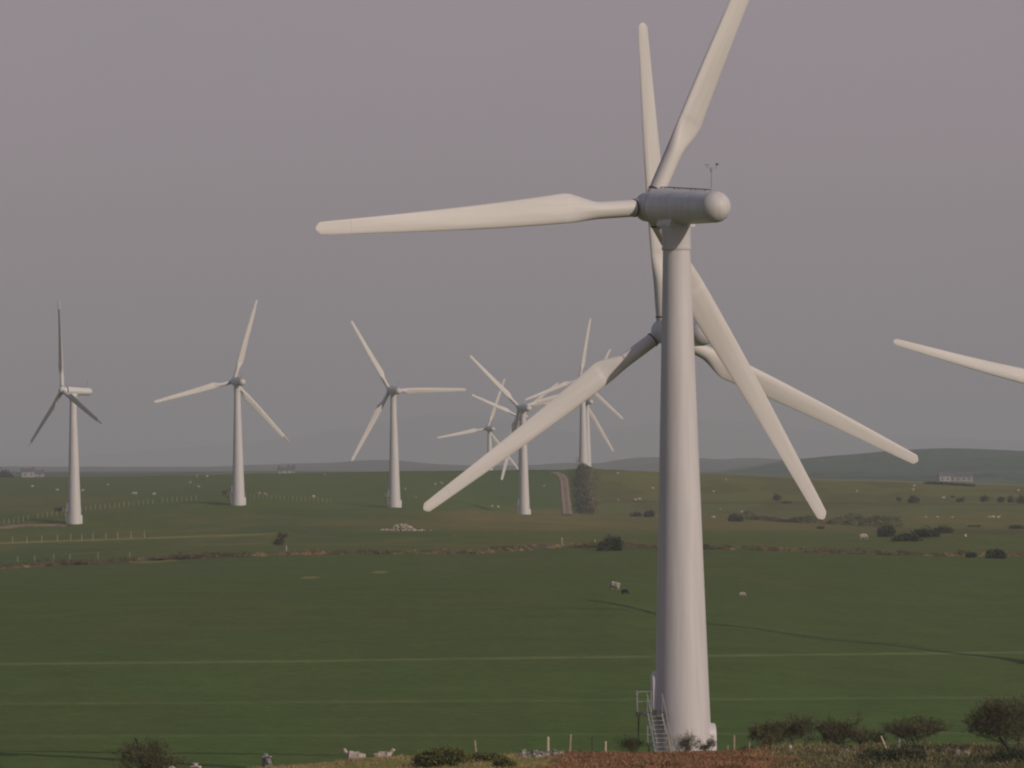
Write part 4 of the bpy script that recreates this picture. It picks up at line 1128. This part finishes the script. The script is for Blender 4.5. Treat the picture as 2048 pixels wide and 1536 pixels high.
for i, (px, py, w_, h_, lab) in enumerate(((1775, 1074, 46, 22, 'left end bush of the gorse band on the right mound'), (1815, 1082, 60, 14, 'long low gorse on the right mound, lower left'), (1850, 1074, 60, 17, 'tallest gorse on the right mound, centre'), (1885, 1066, 50, 12, 'right end gorse of the band on the mound'))):
    far_bush(px, py, w_, h_, lab, M_GORSED, 2600, seed=90 + i, name='gorse_bush')

def hedge(name, pix, hgt, wid, n, label, mat, seed, dmin=900, size=0.2, gap=0.4):
    P = [ground_at(px, py, dmin) for px, py in pix]; r = np.random.default_rng(seed)
    A = np.array([(p.x, p.y) for p in P]); L = np.concatenate([[0], np.cumsum(np.linalg.norm(np.diff(A, axis=0), axis=1))])
    s = r.uniform(0, L[-1], n); x = np.interp(s, L, A[:, 0]); y = np.interp(s, L, A[:, 1])
    T = np.array([A[-1] - A[0]])[0]; T = T / np.linalg.norm(T); N = np.array([-T[1], T[0]])
    lum = 0.15 + 1.5 * fbm(s / 9.0, s * 0 + seed, seed, 4)
    a = r.uniform(0, math.pi, n); q = r.uniform(0.5, 1, n) ** .5
    x = x + N[0] * np.cos(a) * wid * q * (0.6 + .5 * lum) + r.normal(size=n) * .3; y = y + N[1] * np.cos(a) * wid * q + r.normal(size=n) * .3
    x = x + (fbm(s / 14.0, s * 0 + 5, seed + 8, 3) - .5) * wid * 1.6; z = terrain(x, y) + np.sin(a) * hgt * q * lum
    m = fbm(s / 1.6, z / .8, seed + 2, 3) > gap
    c = P[0]; pts = (np.stack([x, y, z], 1) - np.array(c))[m]
    t = empty(name, c); tag(t, label, 'hedge', 'hedges on the far pasture')
    link('foliage', leaf_cloud(pts, size, 1.5, mat, 'foliage', seed), t)
    return t
hedge('hedge', [(1170, 1029), (1168, 1015), (1166, 1000), (1165, 985), (1164, 970), (1165, 957), (1168, 948), (1169, 942)], 2.2, 1.5, 13000, 'tall ragged hedge climbing the slope beside the farm track', M_IVY, 5, 1100, 0.24, 0.36)
hedge('hedge', [(1184, 1029), (1182, 1015), (1181, 1000), (1180, 985), (1179, 970), (1179, 957), (1179, 948), (1178, 942)], 1.9, 1.2, 8000, 'brown bare hedge overgrowing a stone wall, right flank of the tall ragged hedge', M_OLDHEDGE, 15, 1100, 0.22, 0.42)
hedge('hedge', [(1488, 1038), (1530, 1041), (1570, 1044), (1630, 1047)], 1.5, 1.6, 3400, 'long low hedge between the round black bush and the drooping blade tip', M_FARBUSH, 6)
hedge('hedge', [(1664, 1048), (1700, 1050), (1740, 1052), (1800, 1055)], 2.1, 1.8, 4200, 'grey ragged hedge right of the drooping blade tip', M_FARBUSH, 7)
hedge('hedge', [(1852, 968), (1900, 970), (1950, 973)], 0.55, 1.5, 1800, 'dark hedge on the skyline in front of the white farm', M_GORSED, 8, 1700, 0.3, 0.2)

def mid_tree(px, py, h, wd, seed, label, mat=M_TWIG, **kw):
    p = ground_at(px, py, 700)
    return bare_tree(p, h, wd, seed, label, 'small trees on the far pasture', mat=mat, **kw)
mid_tree(568, 1104, 2.9, 1.0, 41, 'lone small dark tree on the earth bank, lower left of centre', dens=130, multi=1, twig=0.06, levels=3, mat=M_TWIG)
p_ = ground_at(573, 1106, 700); bm = bmesh.new(); tube(bm, [(0, 0, -.2), (0, 0, 1.1)], .07, 7)
tag(link('fence_post', tomesh('fence_post', bm, M_PALE), None, p_), 'pale post beneath the lone small tree', 'fence post')
for px, py, lab in ((1190, 1094, 'thin pale post left of the round bank bush'), (1124, 1090, 'faint post on the bank, well left of the round bush')):
    p_ = ground_at(px, py, 700); bm = bmesh.new(); tube(bm, [(0, 0, -.2), (0, 0, 1.2)], .06, 7)
    tag(link('fence_post', tomesh('fence_post', bm, M_PALE), None, p_), lab, 'fence post')
# thin saplings by the two left towers
mid_tree(120, 1038, 2.6, 0.9, 43, 'small sapling just left of the leftmost turbine foot', dens=14, multi=1, twig=0.07)
mid_tree(455, 1002, 2.8, 1.1, 44, 'small sapling just left of the second turbine foot', dens=14, multi=1, twig=0.07)

# far trees on the lowland, and farmhouses
def far_point(px, py, d): 
    x = (unroll(px, 955)[0] - 1024) / F * d; return Vector((x, d, tz(x, d)))
def far_tree(px, d, w_m, h_m, seed, label):
    p = far_point(px, 0, d); t = empty('broadleaf_tree', p); tag(t, label, 'tree', 'trees on the far lowland')
    P = blob_points(1600, w_m / 2, w_m / 2.4, h_m, 10, seed); P[:, 2] += h_m * .06
    link('crown', leaf_cloud(P, 0.5, 1.4, M_GORSED, 'crown', seed), t)
    bm = bmesh.new(); tube(bm, [(0, 0, -.5), (0.1, 0, h_m * .3), (0, 0, h_m * .6)], [.35, .25, .12], 7); link('trunk', tomesh('trunk', bm, M_BARK), t)
far_tree(8, 2500, 8.5, 5.8, 101, 'dark round tree behind the crest at the left edge')
far_tree(1888, 4600, 9, 5, 102, 'tree on top of the right hill, above the farm') if False else None

def farmhouse(px, d, W, Dp, Hh, rz, label, yb=None):
    p = far_point(px, 0, d)
    if yb is not None: p.z = max(p.z, (HY - unroll(px, yb)[1]) / F * d)
    t = empty('farmhouse', p, rz); tag(t, label, 'building', 'white farm buildings in the distance')
    bm = bmesh.new(); hw, hd = W / 2, Dp / 2
    b = [(-hw, -hd, -3), (hw, -hd, -3), (hw, hd, -3), (-hw, hd, -3)]; tp = [(x, y, Hh) for x, y, _ in b]
    vb = [bm.verts.new(v) for v in b]; vt = [bm.verts.new(v) for v in tp]; ga = bm.verts.new((-hw, 0, Hh + Dp * .42)); gb = bm.verts.new((hw, 0, Hh + Dp * .42))
    for i in range(4): bm.faces.new((vb[i], vb[(i + 1) % 4], vt[(i + 1) % 4], vt[i]))
    bm.faces.new((vt[0], vt[3], ga)); bm.faces.new((vt[1], vt[2], gb)); bm.faces.new(vb)
    link('wall', tomesh('wall', bm, M_WALL), t)
    bm = bmesh.new(); e = 0.3
    for s in (-1, 1):
        q = [Vector((-hw - e, s * (hd + e), Hh - .2)), Vector((hw + e, s * (hd + e), Hh - .2)), Vector((hw + e, 0, Hh + Dp * .42 + .12)), Vector((-hw - e, 0, Hh + Dp * .42 + .12))]
        lo = [bm.verts.new(v) for v in q]; up = [bm.verts.new(v + Vector((0, 0, .18))) for v in q]
        bm.faces.new(lo); bm.faces.new(up); bridge(bm, lo, up)
    rf = link('roof', tomesh('roof', bm, M_SLATE), t)
    bm = bmesh.new()
    for s in (-1, 1): box(bm, (s * (hw - .5), 0, Hh + Dp * .42 + .5), (.7, .6, .7))
    link('chimney', tomesh('chimney', bm, M_SLATE), rf)
    n = max(2, int(W / 3))
    for i in range(n):
        x = -hw + W * (i + .5) / n
        for zz in ((1.2, Hh - 1.1) if Hh > 4 else (1.4,)):
            bm = bmesh.new(); box(bm, (x, -hd - .02, zz), (.9, .12, 1.1)); link('window', tomesh('window', bm, M_GLASS), t)
farmhouse(56, 3300, 7, 4, 3.0, R(10), 'white farmhouse on the horizon left of the leftmost turbine', 960)
farmhouse(73, 3340, 8, 3.5, 2.0, R(-5), 'long low white barn beside the far left farmhouse', 958)
farmhouse(568, 3250, 6, 3.5, 2.4, R(8), 'small white house on the horizon right of the second turbine', 954)
farmhouse(582, 3270, 4, 4, 2.6, R(0), 'tiny white outbuilding right of the small horizon house', 953)
farmhouse(1888, 3200, 6, 4, 3.0, R(12), 'white farmhouse behind the dark hedge on the right skyline', 974)
farmhouse(1917, 3260, 15, 5, 2.8, R(-8), 'long pale barn right of the farmhouse behind the dark hedge', 970)

# ---------------------------------------------------------------- haze
bm = bmesh.new(); box(bm, (0, 16600, 60), (34000, 35200, 400))
hz = link('haze', tomesh('haze', bm, None)); tag(hz, kind='stuff')
mh = bpy.data.materials.new('haze_air'); mh.use_nodes = True; n_ = mh.node_tree; n_.nodes.clear()
ou = n_.nodes.new('ShaderNodeOutputMaterial'); pv = n_.nodes.new('ShaderNodeVolumePrincipled')
pv.inputs['Color'].default_value = (0.71, 0.75, 0.77, 1); pv.inputs['Density'].default_value = 1.35e-4; pv.inputs['Anisotropy'].default_value = 0.0
n_.links.new(pv.outputs[0], ou.inputs['Volume']); hz.data.materials.append(mh)
